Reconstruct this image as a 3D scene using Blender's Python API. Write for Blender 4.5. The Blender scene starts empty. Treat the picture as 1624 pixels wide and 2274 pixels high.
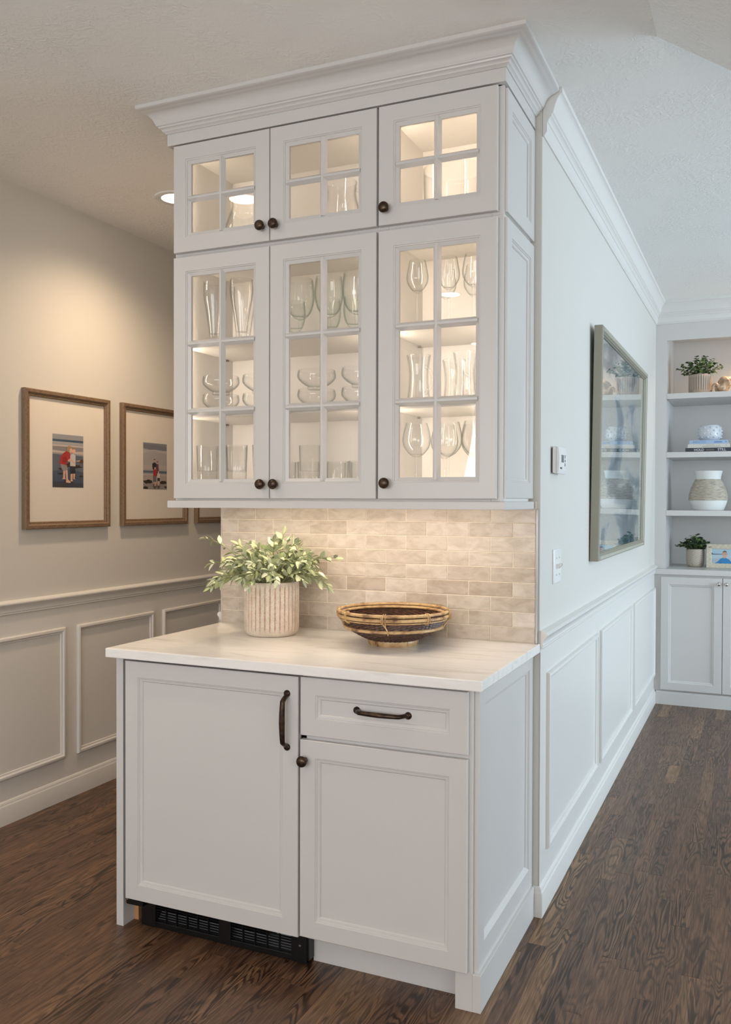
import bpy, bmesh, math, random
from mathutils import Vector, Matrix
random.seed(7)
S = bpy.context.scene
COL = S.collection

# ------------------------------------------------------------------ camera
F_PX = 1972.13
cam_d = bpy.data.cameras.new('camera'); cam = bpy.data.objects.new('camera', cam_d); COL.objects.link(cam)
cam_d.sensor_fit = 'HORIZONTAL'; cam_d.sensor_width = 36.0; cam_d.lens = F_PX / 1624 * 36.0
cam_d.clip_start = 0.05; cam_d.clip_end = 60
CX, CY, CZ, YAW, PITCH, ROLL = 0.673, -2.9404, 1.3905, 0.42, -0.0128, 0.0027
fw = Vector((-math.sin(YAW)*math.cos(PITCH), math.cos(YAW)*math.cos(PITCH), math.sin(PITCH)))
rt = Vector((math.cos(YAW), math.sin(YAW), 0)); up = rt.cross(fw)
r2 = rt*math.cos(ROLL) + up*math.sin(ROLL); u2 = up*math.cos(ROLL) - rt*math.sin(ROLL)
cam.matrix_world = Matrix(((r2.x, u2.x, -fw.x, CX), (r2.y, u2.y, -fw.y, CY), (r2.z, u2.z, -fw.z, CZ), (0, 0, 0, 1)))
S.camera = cam

# ------------------------------------------------------------------ world, daylight and added fill lights, exposure
w = bpy.data.worlds.new('sky'); S.world = w; w.use_nodes = True
bg = w.node_tree.nodes['Background']; bg.inputs[0].default_value = (0.72, 0.86, 1.0, 1); bg.inputs[1].default_value = 1.0
S.view_settings.view_transform = 'Standard'; S.view_settings.look = 'None'
S.view_settings.gamma = 1.0; S.view_settings.use_curve_mapping = False
S.view_settings.exposure = 0.0
S.cycles.transparent_max_bounces = 40
S.cycles.max_bounces = 10; S.cycles.diffuse_bounces = 6; S.cycles.glossy_bounces = 4
S.cycles.sample_clamp_indirect = 6.0


def daylight(name, loc, rot, sx, sy, power, col):
    d = bpy.data.lights.new(name, 'AREA'); d.shape = 'RECTANGLE'; d.size = sx; d.size_y = sy
    d.energy = power; d.color = col
    o = bpy.data.objects.new(name, d); COL.objects.link(o); o.location = loc; o.rotation_euler = rot
    return o


H = 2.75
daylight('daylight_living_window', (4.93, 1.75, 1.45), (0, math.pi/2, 0), 1.75, 2.9, 190, (0.69, 0.86, 1.0))
daylight('kitchen_fill_light', (-0.25, -6.42, 1.83), (math.radians(122), 0, 0), 3.6, 1.5, 122, (0.96, 0.97, 1.0))  # added fill behind the camera, tilted up to brighten the ceiling
daylight('stair_fill_light', (1.73, -3.1, 1.23), (0, math.pi/2, 0), 0.95, 2.3, 17, (1.0, 0.94, 0.86))  # added fill from the right to lift the left wall; no window known there


# ------------------------------------------------------------------ mesh helpers
def V(*a): return Vector(a)


class MB:
    def __init__(s): s.v = []; s.f = []; s.m = []

    def add(s, vs, fs, mi=0):
        b = len(s.v); s.v += [Vector(p) for p in vs]
        s.f += [tuple(i+b for i in q) for q in fs]; s.m += [mi]*len(fs); return s

    def box(s, x0, x1, y0, y1, z0, z1, mi=0):
        vs = [(x, y, z) for z in (z0, z1) for y in (y0, y1) for x in (x0, x1)]
        return s.add(vs, [(0, 2, 3, 1), (4, 5, 7, 6), (0, 1, 5, 4), (2, 6, 7, 3), (0, 4, 6, 2), (1, 3, 7, 5)], mi)

    def rings(s, O, u, v, n, wd, ht, prof, first=False, last=False, loop=False, mi=0):
        """rectangular rings: prof = [(inset, height along n)]"""
        O, u, v, n = Vector(O), Vector(u), Vector(v), Vector(n)
        vs = []
        for i, d in prof:
            for a, b in ((i, i), (wd-i, i), (wd-i, ht-i), (i, ht-i)):
                vs.append(O + u*a + v*b + n*d)
        k = len(prof); fs = []
        for j in range(k if loop else k-1):
            a, b = j*4, ((j+1) % k)*4
            for q in range(4):
                fs.append((a+q, a+(q+1) % 4, b+(q+1) % 4, b+q))
        if first: fs.append((3, 2, 1, 0))
        if last: fs.append(tuple(range((k-1)*4, k*4)))
        return s.add(vs, fs, mi)

    def sweep(s, path, prof, mi=0, caps=True):
        """profile [(out, z)] swept along a plan path [(x, y)], out = right of the direction"""
        P = [Vector((a, b)) for a, b in path]; N = []
        for i in range(len(P)-1):
            d = (P[i+1]-P[i]).normalized(); N.append(Vector((d.y, -d.x)))
        M = []
        for i in range(len(P)):
            if i == 0: M.append(N[0])
            elif i == len(P)-1: M.append(N[-1])
            else:
                a, b = N[i-1], N[i]; M.append((a+b)/(1+a.dot(b)))
        vs = []
        for p, m in zip(P, M):
            for o, z in prof:
                q = p + m*o; vs.append((q.x, q.y, z))
        k = len(prof); fs = []
        for i in range(len(P)-1):
            for j in range(k):
                a, b = i*k+j, i*k+(j+1) % k
                fs.append((a, b, b+k, a+k))
        if caps:
            fs.append(tuple(range(k))[::-1]); fs.append(tuple(range((len(P)-1)*k, len(P)*k)))
        return s.add(vs, fs, mi)

    def lathe(s, prof, seg=32, O=(0, 0, 0), ax='z', loop=False, mi=0, rad=None):
        O = Vector(O); B = {'z': (V(1, 0, 0), V(0, 1, 0), V(0, 0, 1)), '-y': (V(1, 0, 0), V(0, 0, 1), V(0, -1, 0)),
                            'x': (V(0, 1, 0), V(0, 0, 1), V(1, 0, 0)), '-z': (V(1, 0, 0), V(0, -1, 0), V(0, 0, -1))}[ax]
        vs = []; fs = []; idx = []
        for j, (r, z) in enumerate(prof):
            if r < 1e-6:
                idx.append([len(vs)]); vs.append(O + B[2]*z)
            else:
                row = []
                for i in range(seg):
                    t = 2*math.pi*i/seg; rr = r if rad is None else rad(r, t, j)
                    row.append(len(vs)); vs.append(O + B[0]*(rr*math.cos(t)) + B[1]*(rr*math.sin(t)) + B[2]*z)
                idx.append(row)
        k = len(prof)
        for j in range(k if loop else k-1):
            a, b = idx[j], idx[(j+1) % k]
            if len(a) == 1 and len(b) == 1: continue
            for i in range(seg):
                i2 = (i+1) % seg
                if len(a) == 1: fs.append((a[0], b[i], b[i2]))
                elif len(b) == 1: fs.append((a[i], a[i2], b[0]))
                else: fs.append((a[i], a[i2], b[i2], b[i]))
        return s.add(vs, fs, mi)

    def tube(s, pts, r, seg=8, closed=False, mi=0, flat=1.0):
        pts = [Vector(p) for p in pts]; n = len(pts)
        R = r if isinstance(r, (list, tuple)) else [r]*n
        T = []
        for i in range(n):
            a = pts[(i-1) % n] if (closed or i > 0) else pts[i]
            b = pts[(i+1) % n] if (closed or i < n-1) else pts[i]
            T.append((b-a).normalized())
        ref = V(0, 0, 1) if abs(T[0].z) < 0.9 else V(1, 0, 0)
        nrm = (ref - T[0]*ref.dot(T[0])).normalized(); vs = []; fs = []
        for i in range(n):
            nrm = (nrm - T[i]*nrm.dot(T[i])).normalized(); bi = T[i].cross(nrm)
            for k in range(seg):
                t = 2*math.pi*k/seg
                vs.append(pts[i] + nrm*(R[i]*math.cos(t)) + bi*(R[i]*flat*math.sin(t)))
        for i in range(n if closed else n-1):
            a, b = i*seg, ((i+1) % n)*seg
            for k in range(seg):
                fs.append((a+k, a+(k+1) % seg, b+(k+1) % seg, b+k))
        if not closed:
            fs.append(tuple(range(seg))[::-1]); fs.append(tuple(range((n-1)*seg, n*seg)))
        return s.add(vs, fs, mi)

    def poly(s, pts, mi=0):
        return s.add(pts, [tuple(range(len(pts)))], mi)


WL = {}   # world location of every root / part


def link(o, parent, wl):
    COL.objects.link(o)
    if parent is not None: o.parent = parent
    WL[o.name] = wl
    return o


def obj(name, mb, mats, parent=None, smooth=0, local=False, bev=0, normals=True, loc=None, kind=None):
    """one mesh object; coordinates in mb are world coordinates unless local"""
    base = Vector((0, 0, 0))
    if parent is not None and not local: base = WL[parent.name]
    elif parent is None and loc is not None and not local: base = Vector(loc)
    me = bpy.data.meshes.new(name)
    me.from_pydata([tuple(p-base) for p in mb.v], [], mb.f)
    if not isinstance(mats, (list, tuple)): mats = [mats]
    for m in mats: me.materials.append(m)
    for p, i in zip(me.polygons, mb.m): p.material_index = i
    if normals or smooth:
        bm = bmesh.new(); bm.from_mesh(me)
        if normals: bmesh.ops.recalc_face_normals(bm, faces=bm.faces)
        if smooth:
            lim = math.radians(smooth)
            for f in bm.faces: f.smooth = True
            for e in bm.edges:
                e.smooth = len(e.link_faces) == 2 and e.calc_face_angle(0) < lim
        bm.to_mesh(me); bm.free()
    o = bpy.data.objects.new(name, me)
    link(o, parent, base)
    if parent is None and loc is not None: o.location = loc
    if bev:
        b = o.modifiers.new('bevel', 'BEVEL'); b.width = bev; b.segments = 2; b.limit_method = 'ANGLE'; b.angle_limit = math.radians(40)
    if kind: o['kind'] = kind
    return o


def tag(o, label, cat, group=None):
    o['label'] = label; o['category'] = cat
    if group: o['group'] = group
    return o


def thing(name, label, cat, loc=(0, 0, 0), group=None, rotz=0):
    o = bpy.data.objects.new(name, None); o.empty_display_size = 0.05
    link(o, None, Vector(loc)); o.location = loc; o.rotation_euler = (0, 0, rotz)
    return tag(o, label, cat, group)


def struct(name, mb, m, **k):
    o = obj(name, mb, m, **k); o['kind'] = 'structure'; return o


def dup(src, loc, rotz=0, label=None):
    c = src.copy(); COL.objects.link(c); c.location = loc; c.rotation_euler = (0, 0, rotz)
    if label: c['label'] = label
    WL[c.name] = Vector(loc)
    for ch in list(src.children):
        k = ch.copy(); COL.objects.link(k); k.parent = c
    return c


# ------------------------------------------------------------------ materials
def lin(c):
    return tuple((x/12.92 if x <= 0.04045 else ((x+0.055)/1.055)**2.4) for x in (v/255 for v in c))


def mat(name, col, rough=0.5, metal=0.0, srgb=True, spec=0.5, coat=0.0):
    m = bpy.data.materials.new(name); m.use_nodes = True
    p = m.node_tree.nodes['Principled BSDF']
    c = lin(col) if srgb else col
    p.inputs['Base Color'].default_value = (*c, 1); p.inputs['Roughness'].default_value = rough
    p.inputs['Metallic'].default_value = metal; p.inputs['Specular IOR Level'].default_value = spec
    if coat: p.inputs['Coat Weight'].default_value = coat
    return m


class NT:
    def __init__(s, m): s.t = m.node_tree; s.p = s.t.nodes.get('Principled BSDF')

    def n(s, typ, **k):
        x = s.t.nodes.new(typ)
        for a, b in k.items(): setattr(x, a, b)
        return x

    def l(s, a, b): s.t.links.new(a, b)

    def math(s, op, a, b=None):
        x = s.n('ShaderNodeMath', operation=op)
        for i, q in enumerate((a, b)):
            if q is None: continue
            if isinstance(q, (int, float)): x.inputs[i].default_value = q
            else: s.l(q, x.inputs[i])
        return x.outputs[0]

    def vmul(s, a, b):
        x = s.n('ShaderNodeVectorMath', operation='MULTIPLY'); s.l(a, x.inputs[0])
        x.inputs[1].default_value = b; return x.outputs[0]

    def vadd(s, a, b):
        x = s.n('ShaderNodeVectorMath', operation='ADD'); s.l(a, x.inputs[0]); s.l(b, x.inputs[1]); return x.outputs[0]

    def noise(s, vec, scale, detail=2, rough=0.5, dist=0.0):
        x = s.n('ShaderNodeTexNoise'); x.inputs['Scale'].default_value = scale; x.inputs['Detail'].default_value = detail
        x.inputs['Roughness'].default_value = rough; x.inputs['Distortion'].default_value = dist
        if vec is not None: s.l(vec, x.inputs['Vector'])
        return x.outputs['Fac']

    def ramp(s, fac, stops):
        x = s.n('ShaderNodeValToRGB'); e = x.color_ramp.elements
        while len(e) < len(stops): e.new(0.5)
        for q, (pos, c) in zip(e, stops):
            q.position = pos; q.color = (*c, 1) if len(c) == 3 else c
        s.l(fac, x.inputs[0]); return x.outputs[0]

    def mix(s, fac, a, b, mode='MIX'):
        x = s.n('ShaderNodeMix', data_type='RGBA', blend_type=mode)
        for sock, q in ((x.inputs[0], fac), (x.inputs[6], a), (x.inputs[7], b)):
            if isinstance(q, (int, float)): sock.default_value = q
            elif isinstance(q, tuple): sock.default_value = (*q, 1) if len(q) == 3 else q
            else: s.l(q, sock)
        return x.outputs[2]

    def bump(s, h, strength=0.3, dist=0.01):
        x = s.n('ShaderNodeBump'); x.inputs['Strength'].default_value = strength; x.inputs['Distance'].default_value = dist
        s.l(h, x.inputs['Height']); s.l(x.outputs[0], s.p.inputs['Normal'])

    def pos(s): return s.n('ShaderNodeNewGeometry').outputs['Position']

    def objc(s): return s.n('ShaderNodeTexCoord').outputs['Object']

    def rnd(s): return s.n('ShaderNodeObjectInfo').outputs['Random']

    def color(s, c): s.l(c, s.p.inputs['Base Color'])

    def rough(s, c): s.l(c, s.p.inputs['Roughness'])


def emit(name, col, strength):
    m = bpy.data.materials.new(name); m.use_nodes = True; t = m.node_tree; t.nodes.clear()
    o = t.nodes.new('ShaderNodeOutputMaterial'); e = t.nodes.new('ShaderNodeEmission')
    e.inputs[0].default_value = (*col, 1); e.inputs[1].default_value = strength; t.links.new(e.outputs[0], o.inputs[0]); return m


def glassy(name, tint_face, tint_edge, base_refl=0.04, power=5.0, edge=2.0):
    """thin clear glass: clear face on, more reflective and darker towards grazing"""
    m = bpy.data.materials.new(name); m.use_nodes = True; t = m.node_tree; t.nodes.clear(); N = NT(m)
    out = N.n('ShaderNodeOutputMaterial'); mx = N.n('ShaderNodeMixShader'); tr = N.n('ShaderNodeBsdfTransparent'); gl = N.n('ShaderNodeBsdfGlossy')
    gl.inputs['Roughness'].default_value = 0.01
    lw = N.n('ShaderNodeLayerWeight'); lw.inputs['Blend'].default_value = 0.5
    f = N.math('POWER', lw.outputs['Facing'], power)
    fr = N.math('ADD', N.math('MULTIPLY', f, 1-base_refl), base_refl)
    g = N.math('POWER', lw.outputs['Facing'], edge)
    N.l(N.mix(g, tint_face, tint_edge), tr.inputs[0])
    N.l(fr, mx.inputs[0]); N.l(tr.outputs[0], mx.inputs[1]); N.l(gl.outputs[0], mx.inputs[2]); N.l(mx.outputs[0], out.inputs[0])
    return m


M = {}
M['cab'] = mat('white_cabinet_paint', (206, 203, 200), 0.32)
M['trim'] = mat('white_trim_paint', (218, 216, 212), 0.35)
M['wall'] = mat('pale_grey_wall_paint', (207, 204, 198), 0.6)
n = NT(M['wall']); n.bump(n.noise(n.pos(), 260, 2), 0.04, 0.002)
M['inside'] = mat('white_cabinet_interior', (230, 226, 220), 0.45)
M['ceil'] = mat('textured_ceiling_paint', (240, 239, 236), 0.75)
n = NT(M['ceil']); pp = n.pos()
h1 = n.noise(n.vmul(pp, (1, 1, 1)), 34, 3, 0.55, 1.6)
h2 = n.ramp(n.noise(pp, 5, 2), [(0.40, (0.15, 0.15, 0.15)), (0.62, (1, 1, 1))])
n.bump(n.math('MULTIPLY', n.ramp(h1, [(0.42, (0, 0, 0)), (0.62, (1, 1, 1))]), h2), 0.30, 0.006)
M['floorbase'] = mat('dark_subfloor', (70, 50, 37), 0.6)


def wood_floor():
    m = mat('stained_oak_planks', (90, 60, 40), 0.3); n = NT(m)
    pos = n.pos(); r = n.rnd()
    off = n.n('ShaderNodeCombineXYZ')
    n.l(n.math('MULTIPLY', r, 53.0), off.inputs[0]); n.l(n.math('MULTIPLY', r, 131.0), off.inputs[1]); n.l(n.math('MULTIPLY', r, 17.0), off.inputs[2])
    p = n.vadd(pos, off.outputs[0])
    big = n.noise(n.vmul(p, (13, 1.5, 1)), 1.0, 2.5, 0.5, 0.35)
    ring = n.math('SINE', n.math('MULTIPLY', big, 120.0))
    ring = n.math('ADD', n.math('MULTIPLY', ring, 0.5), 0.5)
    pore = n.noise(n.vmul(p, (330, 9, 1)), 1.0, 3, 0.6)
    figure = n.noise(n.vmul(p, (7, 1.1, 1)), 1.0, 2, 0.5)
    tone = n.ramp(r, [(0.0, lin((104, 76, 58))), (0.3, lin((122, 90, 67))), (0.6, lin((112, 82, 62))), (0.85, lin((132, 100, 74))), (1.0, lin((152, 118, 86)))])
    dark = n.mix(1.0, tone, lin((104, 98, 95)), 'MULTIPLY')
    amt = n.math('MULTIPLY', n.ramp(ring, [(0.35, (0, 0, 0)), (0.95, (1, 1, 1))]), n.ramp(figure, [(0.38, (0.25, 0.25, 0.25)), (0.60, (1, 1, 1))]))
    c = n.mix(amt, tone, dark)
    c = n.mix(n.ramp(pore, [(0.42, (0.55, 0.55, 0.55)), (0.60, (0, 0, 0))]), c, n.mix(1.0, tone, lin((120, 112, 106)), 'MULTIPLY'))
    n.color(c)
    n.rough(n.ramp(pore, [(0.3, (0.45, 0.45, 0.45)), (0.7, (0.30, 0.30, 0.30))]))
    n.bump(pore, 0.10, 0.001)
    return m


M['floor'] = wood_floor()
M['quartz'] = mat('white_quartz', (232, 228, 223), 0.16); n = NT(M['quartz']); p = n.pos()
v1 = n.noise(n.vmul(p, (1.1, 5.5, 5)), 2.2, 4, 0.6, 1.2)
n.color(n.ramp(v1, [(0.30, lin((222, 217, 211))), (0.46, lin((241, 238, 234))), (0.60, lin((237, 233, 228))), (0.75, lin((229, 223, 216)))]))
M['tile'] = mat('glazed_beige_tile', (200, 184, 164), 0.24); n = NT(M['tile']); p = n.pos(); r = n.rnd()
off = n.n('ShaderNodeCombineXYZ'); n.l(n.math('MULTIPLY', r, 31.0), off.inputs[0]); n.l(n.math('MULTIPLY', r, 77.0), off.inputs[2])
pp = n.vadd(p, off.outputs[0])
base = n.ramp(r, [(0.0, lin((193, 182, 169))), (0.35, lin((209, 199, 187))), (0.7, lin((201, 191, 178))), (1.0, lin((182, 169, 155)))])
mot = n.ramp(n.noise(n.vmul(pp, (1, 1, 2)), 17, 4, 0.6, 0.5), [(0.35, lin((230, 226, 220))), (0.62, (1, 1, 1))])
n.color(n.mix(1.0, base, mot, 'MULTIPLY')); n.bump(n.noise(pp, 22, 2, 0.4), 0.05, 0.003)
M['grout'] = mat('sand_grout', (226, 214, 196), 0.8)
M['steel'] = mat('brushed_steel_edge', (150, 148, 146), 0.35, 0.9)
M['bronze'] = mat('oil_rubbed_bronze', (62, 50, 43), 0.33, 0.85); n = NT(M['bronze'])
n.color(n.ramp(n.noise(n.objc(), 60, 2), [(0.35, lin((52, 43, 38))), (0.7, lin((88, 70, 56)))]))
M['nickel'] = mat('polished_nickel', (200, 196, 190), 0.15, 1.0)
M['hinge'] = mat('nickel_hinge', (150, 140, 128), 0.3, 0.9)
M['black'] = mat('black_plastic', (10, 10, 11), 0.35)
M['blackgap'] = mat('black_appliance_body', (8, 8, 8), 0.5)
M['rawwood'] = mat('raw_pine_block', (190, 140, 95), 0.6)
M['pane'] = glassy('window_pane_glass', (0.985, 0.985, 0.98), (0.96, 0.965, 0.96), 0.045)
M['glass'] = glassy('clear_glassware', (0.993, 0.994, 0.993), (0.58, 0.62, 0.59), 0.034, 6.0, 4.2)
M['greenglass'] = glassy('green_tinted_glassware', (0.988, 0.993, 0.987), (0.50, 0.60, 0.52), 0.034, 6.0, 3.8)
M['picglass'] = glassy('picture_glass', (0.995, 0.995, 0.995), (0.98, 0.98, 0.98), 0.035)
M['led'] = emit('warm_led_strip', (1.0, 0.83, 0.66), 85)
M['ledbar'] = emit('warm_under_cabinet_led', (1.0, 0.82, 0.63), 52)
M['lamp'] = emit('warm_downlight_lens', (1.0, 0.88, 0.72), 22)
M['white_plastic'] = mat('white_plastic', (226, 226, 224), 0.35)

# ------------------------------------------------------------------ room shell
XL = -2.279            # left wall face
PX0 = -1.253           # partition block: left face; right face is x = 0, end face y = 0
FY = 3.446             # front of the built-in bookcase
m = MB().box(XL-0.15, 5.15, -6.65, 5.0, -0.16, -0.0205); floor = struct('floor', m, M['floorbase'])
m = MB().box(XL-0.15, 5.15, -6.65, 5.0, H, H+0.12); ceil = struct('ceiling', m, M['ceil'])
# sloped underside of the stair, right of the camera
s0, s1, zs = 0.382, 1.75, H - (1.75-0.382)*0.6866
m = MB().add([(s0, -6.5, H), (s1, -6.5, zs), (s1, -6.5, H), (s0, -0.206, H), (s1, -0.206, zs), (s1, -0.206, H)],
             [(0, 1, 4, 3), (0, 2, 1), (3, 4, 5), (1, 2, 5, 4), (0, 3, 5, 2)])
obj('sloped_soffit', m, M['ceil'], ceil)
m = MB().box(XL-0.12, XL, -6.5, 4.8, 0, H); wall_left = struct('wall_left', m, M['wall'])
m = MB().box(PX0, 0, 0, 4.8, 0, H); wall_mid = struct('wall_partition', m, M['wall'], bev=0.006)
m = MB().box(XL, PX0, 4.8, 4.95, 0, H); struct('wall_hall_end', m, M['wall'])
m = MB().box(0, 5.0, 4.0, 4.15, 0, H).box(1.6205, 5.0, FY, 4.0, 0, H); struct('wall_far', m, M['wall'])
m = MB().box(1.87, 5.0, -0.326, -0.206, 0, H); struct('wall_stair_return', m, M['wall'])


def window_wall(name, wname, axis, p0, p1, a0, a1, o0, o1, z0, z1):
    """wall with one window opening; axis 'x' = wall plane normal to x"""
    def B(mb, a, b, za, zb, q0=p0, q1=p1):
        return mb.box(q0, q1, a, b, za, zb) if axis == 'x' else mb.box(a, b, q0, q1, za, zb)
    mb = MB(); B(mb, a0, o0, 0, H); B(mb, o1, a1, 0, H); B(mb, o0, o1, 0, z0); B(mb, o0, o1, z1, H)
    struct(name, mb, M['wall'])
    fr = MB(); t = 0.05; pm = (p0+p1)/2
    for a, b, za, zb in ((o0, o1, z0, z0+t), (o0, o1, z1-t, z1), (o0, o0+t, z0+t, z1-t), (o1-t, o1, z0+t, z1-t),
                         ((o0+o1)/2-0.03, (o0+o1)/2+0.03, z0+t, z1-t)):
        B(fr, a, b, za, zb, pm-0.03, pm+0.03)
    wo = struct(wname, fr, M['trim'])
    gl = MB(); B(gl, o0+t, o1-t, z0+t, z1-t, pm-0.003, pm+0.003); obj('pane', gl, M['pane'], wo)


window_wall('wall_right', 'window_1', 'x', 5.0, 5.15, -0.326, 4.15, 0.25, 3.25, 0.55, 2.35)
window_wall('wall_stair', 'added_stair_window', 'x', 1.75, 1.87, -6.5, -0.206, -4.3, -1.9, 0.72, 1.74)  # opening added in the unseen stair wall to carry the fill light
window_wall('wall_kitchen', 'added_kitchen_window', 'y', -6.65, -6.5, XL-0.12, 1.87, -2.1, 1.6, 1.02, 2.64)  # unseen window, sized and raised to light the ceiling and upper doors

# floor planks: 57 mm oak strips running away from the camera
PW = 0.0572


def in_view(x0, x1, y0, y1):
    best = 0
    for i in range(3):
        for j in range(5):
            q = Vector((x0+(x1-x0)*i/2, y0+(y1-y0)*j/4, 0)) - Vector((CX, CY, CZ)); z = q.dot(fw)
            if z < 0.3: continue
            px = 812 + F_PX*q.dot(r2)/z; py = 1137 - F_PX*q.dot(u2)/z
            if -10 < px < 1634 and py < 2290: best += F_PX*F_PX/(z*z)
    return best


rp = random.Random(3); planks = []
x = XL
while x < 2.0:
    y = -6.5 - rp.random()*0.8
    while y < 4.8:
        L = rp.choice([0.32, 0.45, 0.55, 0.7, 0.85, 1.05])*rp.uniform(0.9, 1.1)
        a, b = max(y, -6.5), min(y+L, 4.8); y += L
        if b-a < 0.02: continue
        hid = PX0+0.02 < x < -PW-0.02 and a > -0.5
        if hid: continue
        vis = 0 if (x < PX0 and a > 0.9) or (x > 0.0 and a > 3.5) else in_view(x, x+PW, a, b)
        planks.append((vis*(b-a), x, a, b))
    x += PW
planks.sort(reverse=True)
pm = MB(); g = 0.00012; c = 0.0009
pm.add([(0, 0, -0.02), (1, 0, -0.02), (1, 1, -0.02), (0, 1, -0.02)] + [(0, 0, -0.0004), (1, 0, -0.0004), (1, 1, -0.0004), (0, 1, -0.0004)] +
       [(0.010, 0.0008, 0), (0.990, 0.0008, 0), (0.990, 0.9992, 0), (0.010, 0.9992, 0)],
       [(3, 2, 1, 0)] + [(i, (i+1) % 4, 4+(i+1) % 4, 4+i) for i in range(4)] + [(4+i, 4+(i+1) % 4, 8+(i+1) % 4, 8+i) for i in range(4)] + [(8, 9, 10, 11)])
proto = obj('plank', pm, M['floor'], floor, local=True); WL[floor.name] = Vector()
rest = MB(); first = True
for k, (vis, x, a, b) in enumerate(planks):
    if k < 296 and vis > 0:
        o = proto if first else proto.copy()
        if not first: COL.objects.link(o); o.parent = floor
        first = False
        o.location = (x+g, a+g, 0); o.scale = (PW-2*g, b-a-2*g, 1)
    else:
        rest.box(x+g, x+PW-g, a+g, b-g, -0.02, -0.0001)
rest.box(2.0, 5.0, -0.2, 4.0, -0.02, -0.0001)
obj('planks_beyond', rest, M['floor'], floor, kind='stuff')

# skirting, chair rail, wall crown
BASE = [(0, 0), (0.014, 0), (0.014, 0.078), (0.0125, 0.082), (0.010, 0.085), (0.009, 0.092), (0.006, 0.098), (0.002, 0.101), (0, 0.101)]
struct('baseboard_left', MB().sweep([(XL, -6.5), (XL, 4.8)], BASE), M['trim'], smooth=30)
struct('baseboard_partition', MB().sweep([(-0.021, 0), (0, 0), (0, FY)], BASE), M['trim'], smooth=30)
struct('baseboard_hall', MB().sweep([(PX0, 4.8), (PX0, 0)], BASE), M['trim'], smooth=30)
RAIL = [(0, 0.896), (0.007, 0.896), (0.009, 0.899), (0.007, 0.903), (0.010, 0.907), (0.009, 0.912), (0.010, 0.920), (0.014, 0.928),
        (0.020, 0.935), (0.024, 0.941), (0.024, 0.946), (0.020, 0.951), (0.012, 0.953), (0.008, 0.956), (0, 0.957)]
struct('trim_1', MB().sweep([(XL, -6.5), (XL, 4.8)], RAIL), M['trim'], smooth=30)
struct('trim_2', MB().sweep([(0, 0.001), (0, FY-0.02)], RAIL), M['trim'], smooth=30)
struct('trim_3', MB().sweep([(PX0, 4.8), (PX0, 0.001)], RAIL), M['trim'], smooth=30)
WCR = [(0, -0.150), (0.005, -0.150), (0.009, -0.143), (0.013, -0.137), (0.014, -0.134), (0.014, -0.106), (0.017, -0.104), (0.019, -0.098), (0.024, -0.090),
       (0.029, -0.087), (0.029, -0.080), (0.034, -0.076), (0.037, -0.064), (0.041, -0.050), (0.047, -0.036), (0.053, -0.026), (0.058, -0.020), (0.064, -0.017), (0.064, 0), (0, 0)]
struct('trim_4', MB().sweep([(0, 0.0), (0, FY), (5.0, FY)], [(a, H+b) for a, b in WCR]), M['trim'], smooth=30)

# wainscot boards and their picture-frame mouldings
WT = 0.0015
obj('wainscot_board', MB().box(0, WT, 0.0, FY, 0.0, 0.90), M['trim'], wall_mid)
obj('wainscot_board', MB().box(XL, XL+WT, -6.5, 4.8, 0.0, 0.90), M['trim'], wall_left)
PROF = [(0, 0), (0.001, 0.007), (0.004, 0.012), (0.010, 0.014), (0.015, 0.013), (0.018, 0.008), (0.021, 0.006), (0.026, 0.005), (0.028, 0)]
for a, b in [(0.09, 1.11), (1.19, 2.265), (2.345, 3.42)]:
    obj('panel_moulding', MB().rings((WT, a, 0.193), (0, 1, 0), (0, 0, 1), (1, 0, 0), b-a, 0.609, PROF), M['trim'], wall_mid, smooth=30)
for k in range(-9, 7):
    a = 0.325 + k*0.655
    if a+0.575 > 4.8: continue
    obj('panel_moulding', MB().rings((XL+WT, a, 0.192), (0, 1, 0), (0, 0, 1), (1, 0, 0), 0.575, 0.609, PROF), M['trim'], wall_left, smooth=30)

# ------------------------------------------------------------------ recessed lights


def can_light(x, y, label, power=14):
    t = thing('recessed_light', label, 'light', (x, y, H), 'recessed ceiling lights')
    obj('trim_ring', MB().lathe([(0.095, 0), (0.095, -0.004), (0.090, -0.006), (0.066, -0.005), (0.064, 0.0)], 40, (x, y, H)), M['white_plastic'], t, smooth=40)
    obj('lens', MB().lathe([(0.064, -0.004), (0, -0.004)], 40, (x, y, H)), M['lamp'], t)
    d = bpy.data.lights.new('recessed_light_beam', 'SPOT'); d.energy = power; d.color = (1.0, 0.74, 0.49)
    d.spot_size = math.radians(150); d.spot_blend = 1.0; d.shadow_soft_size = 0.06
    o = bpy.data.objects.new('recessed_light_beam', d); COL.objects.link(o); o.parent = t; o.location = (0, 0, -0.03)


can_light(-1.745, 0.375, 'round white recessed downlight in the ceiling near the left wall', 62)
can_light(-1.47, -1.22, 'round recessed downlight mirrored in the cabinet glass door', 22)
can_light(-1.21, -3.35, 'round recessed downlight over the kitchen floor', 22)
can_light(-1.57, -5.18, 'round recessed downlight beside the added kitchen window', 22)

# ------------------------------------------------------------------ cabinet building blocks
PANEL = [(0, -0.021), (0, -0.0015), (0.0015, 0), (0.050, 0), (0.0515, -0.0025), (0.054, -0.003), (0.0555, -0.0055), (0.062, -0.0070), (0.0645, -0.0095), (0.065, -0.0115)]


def slab_door(mb, O, u, v, n, wd, ht):
    return mb.rings(O, u, v, n, wd, ht, PANEL, first=True, last=True)


GDOOR = [(0.0, -0.021), (0, -0.0015), (0.0015, 0), (0.050, 0), (0.0515, -0.0025), (0.054, -0.003), (0.0555, -0.006), (0.063, -0.0095), (0.0665, -0.011), (0.0665, -0.021)]


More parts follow.
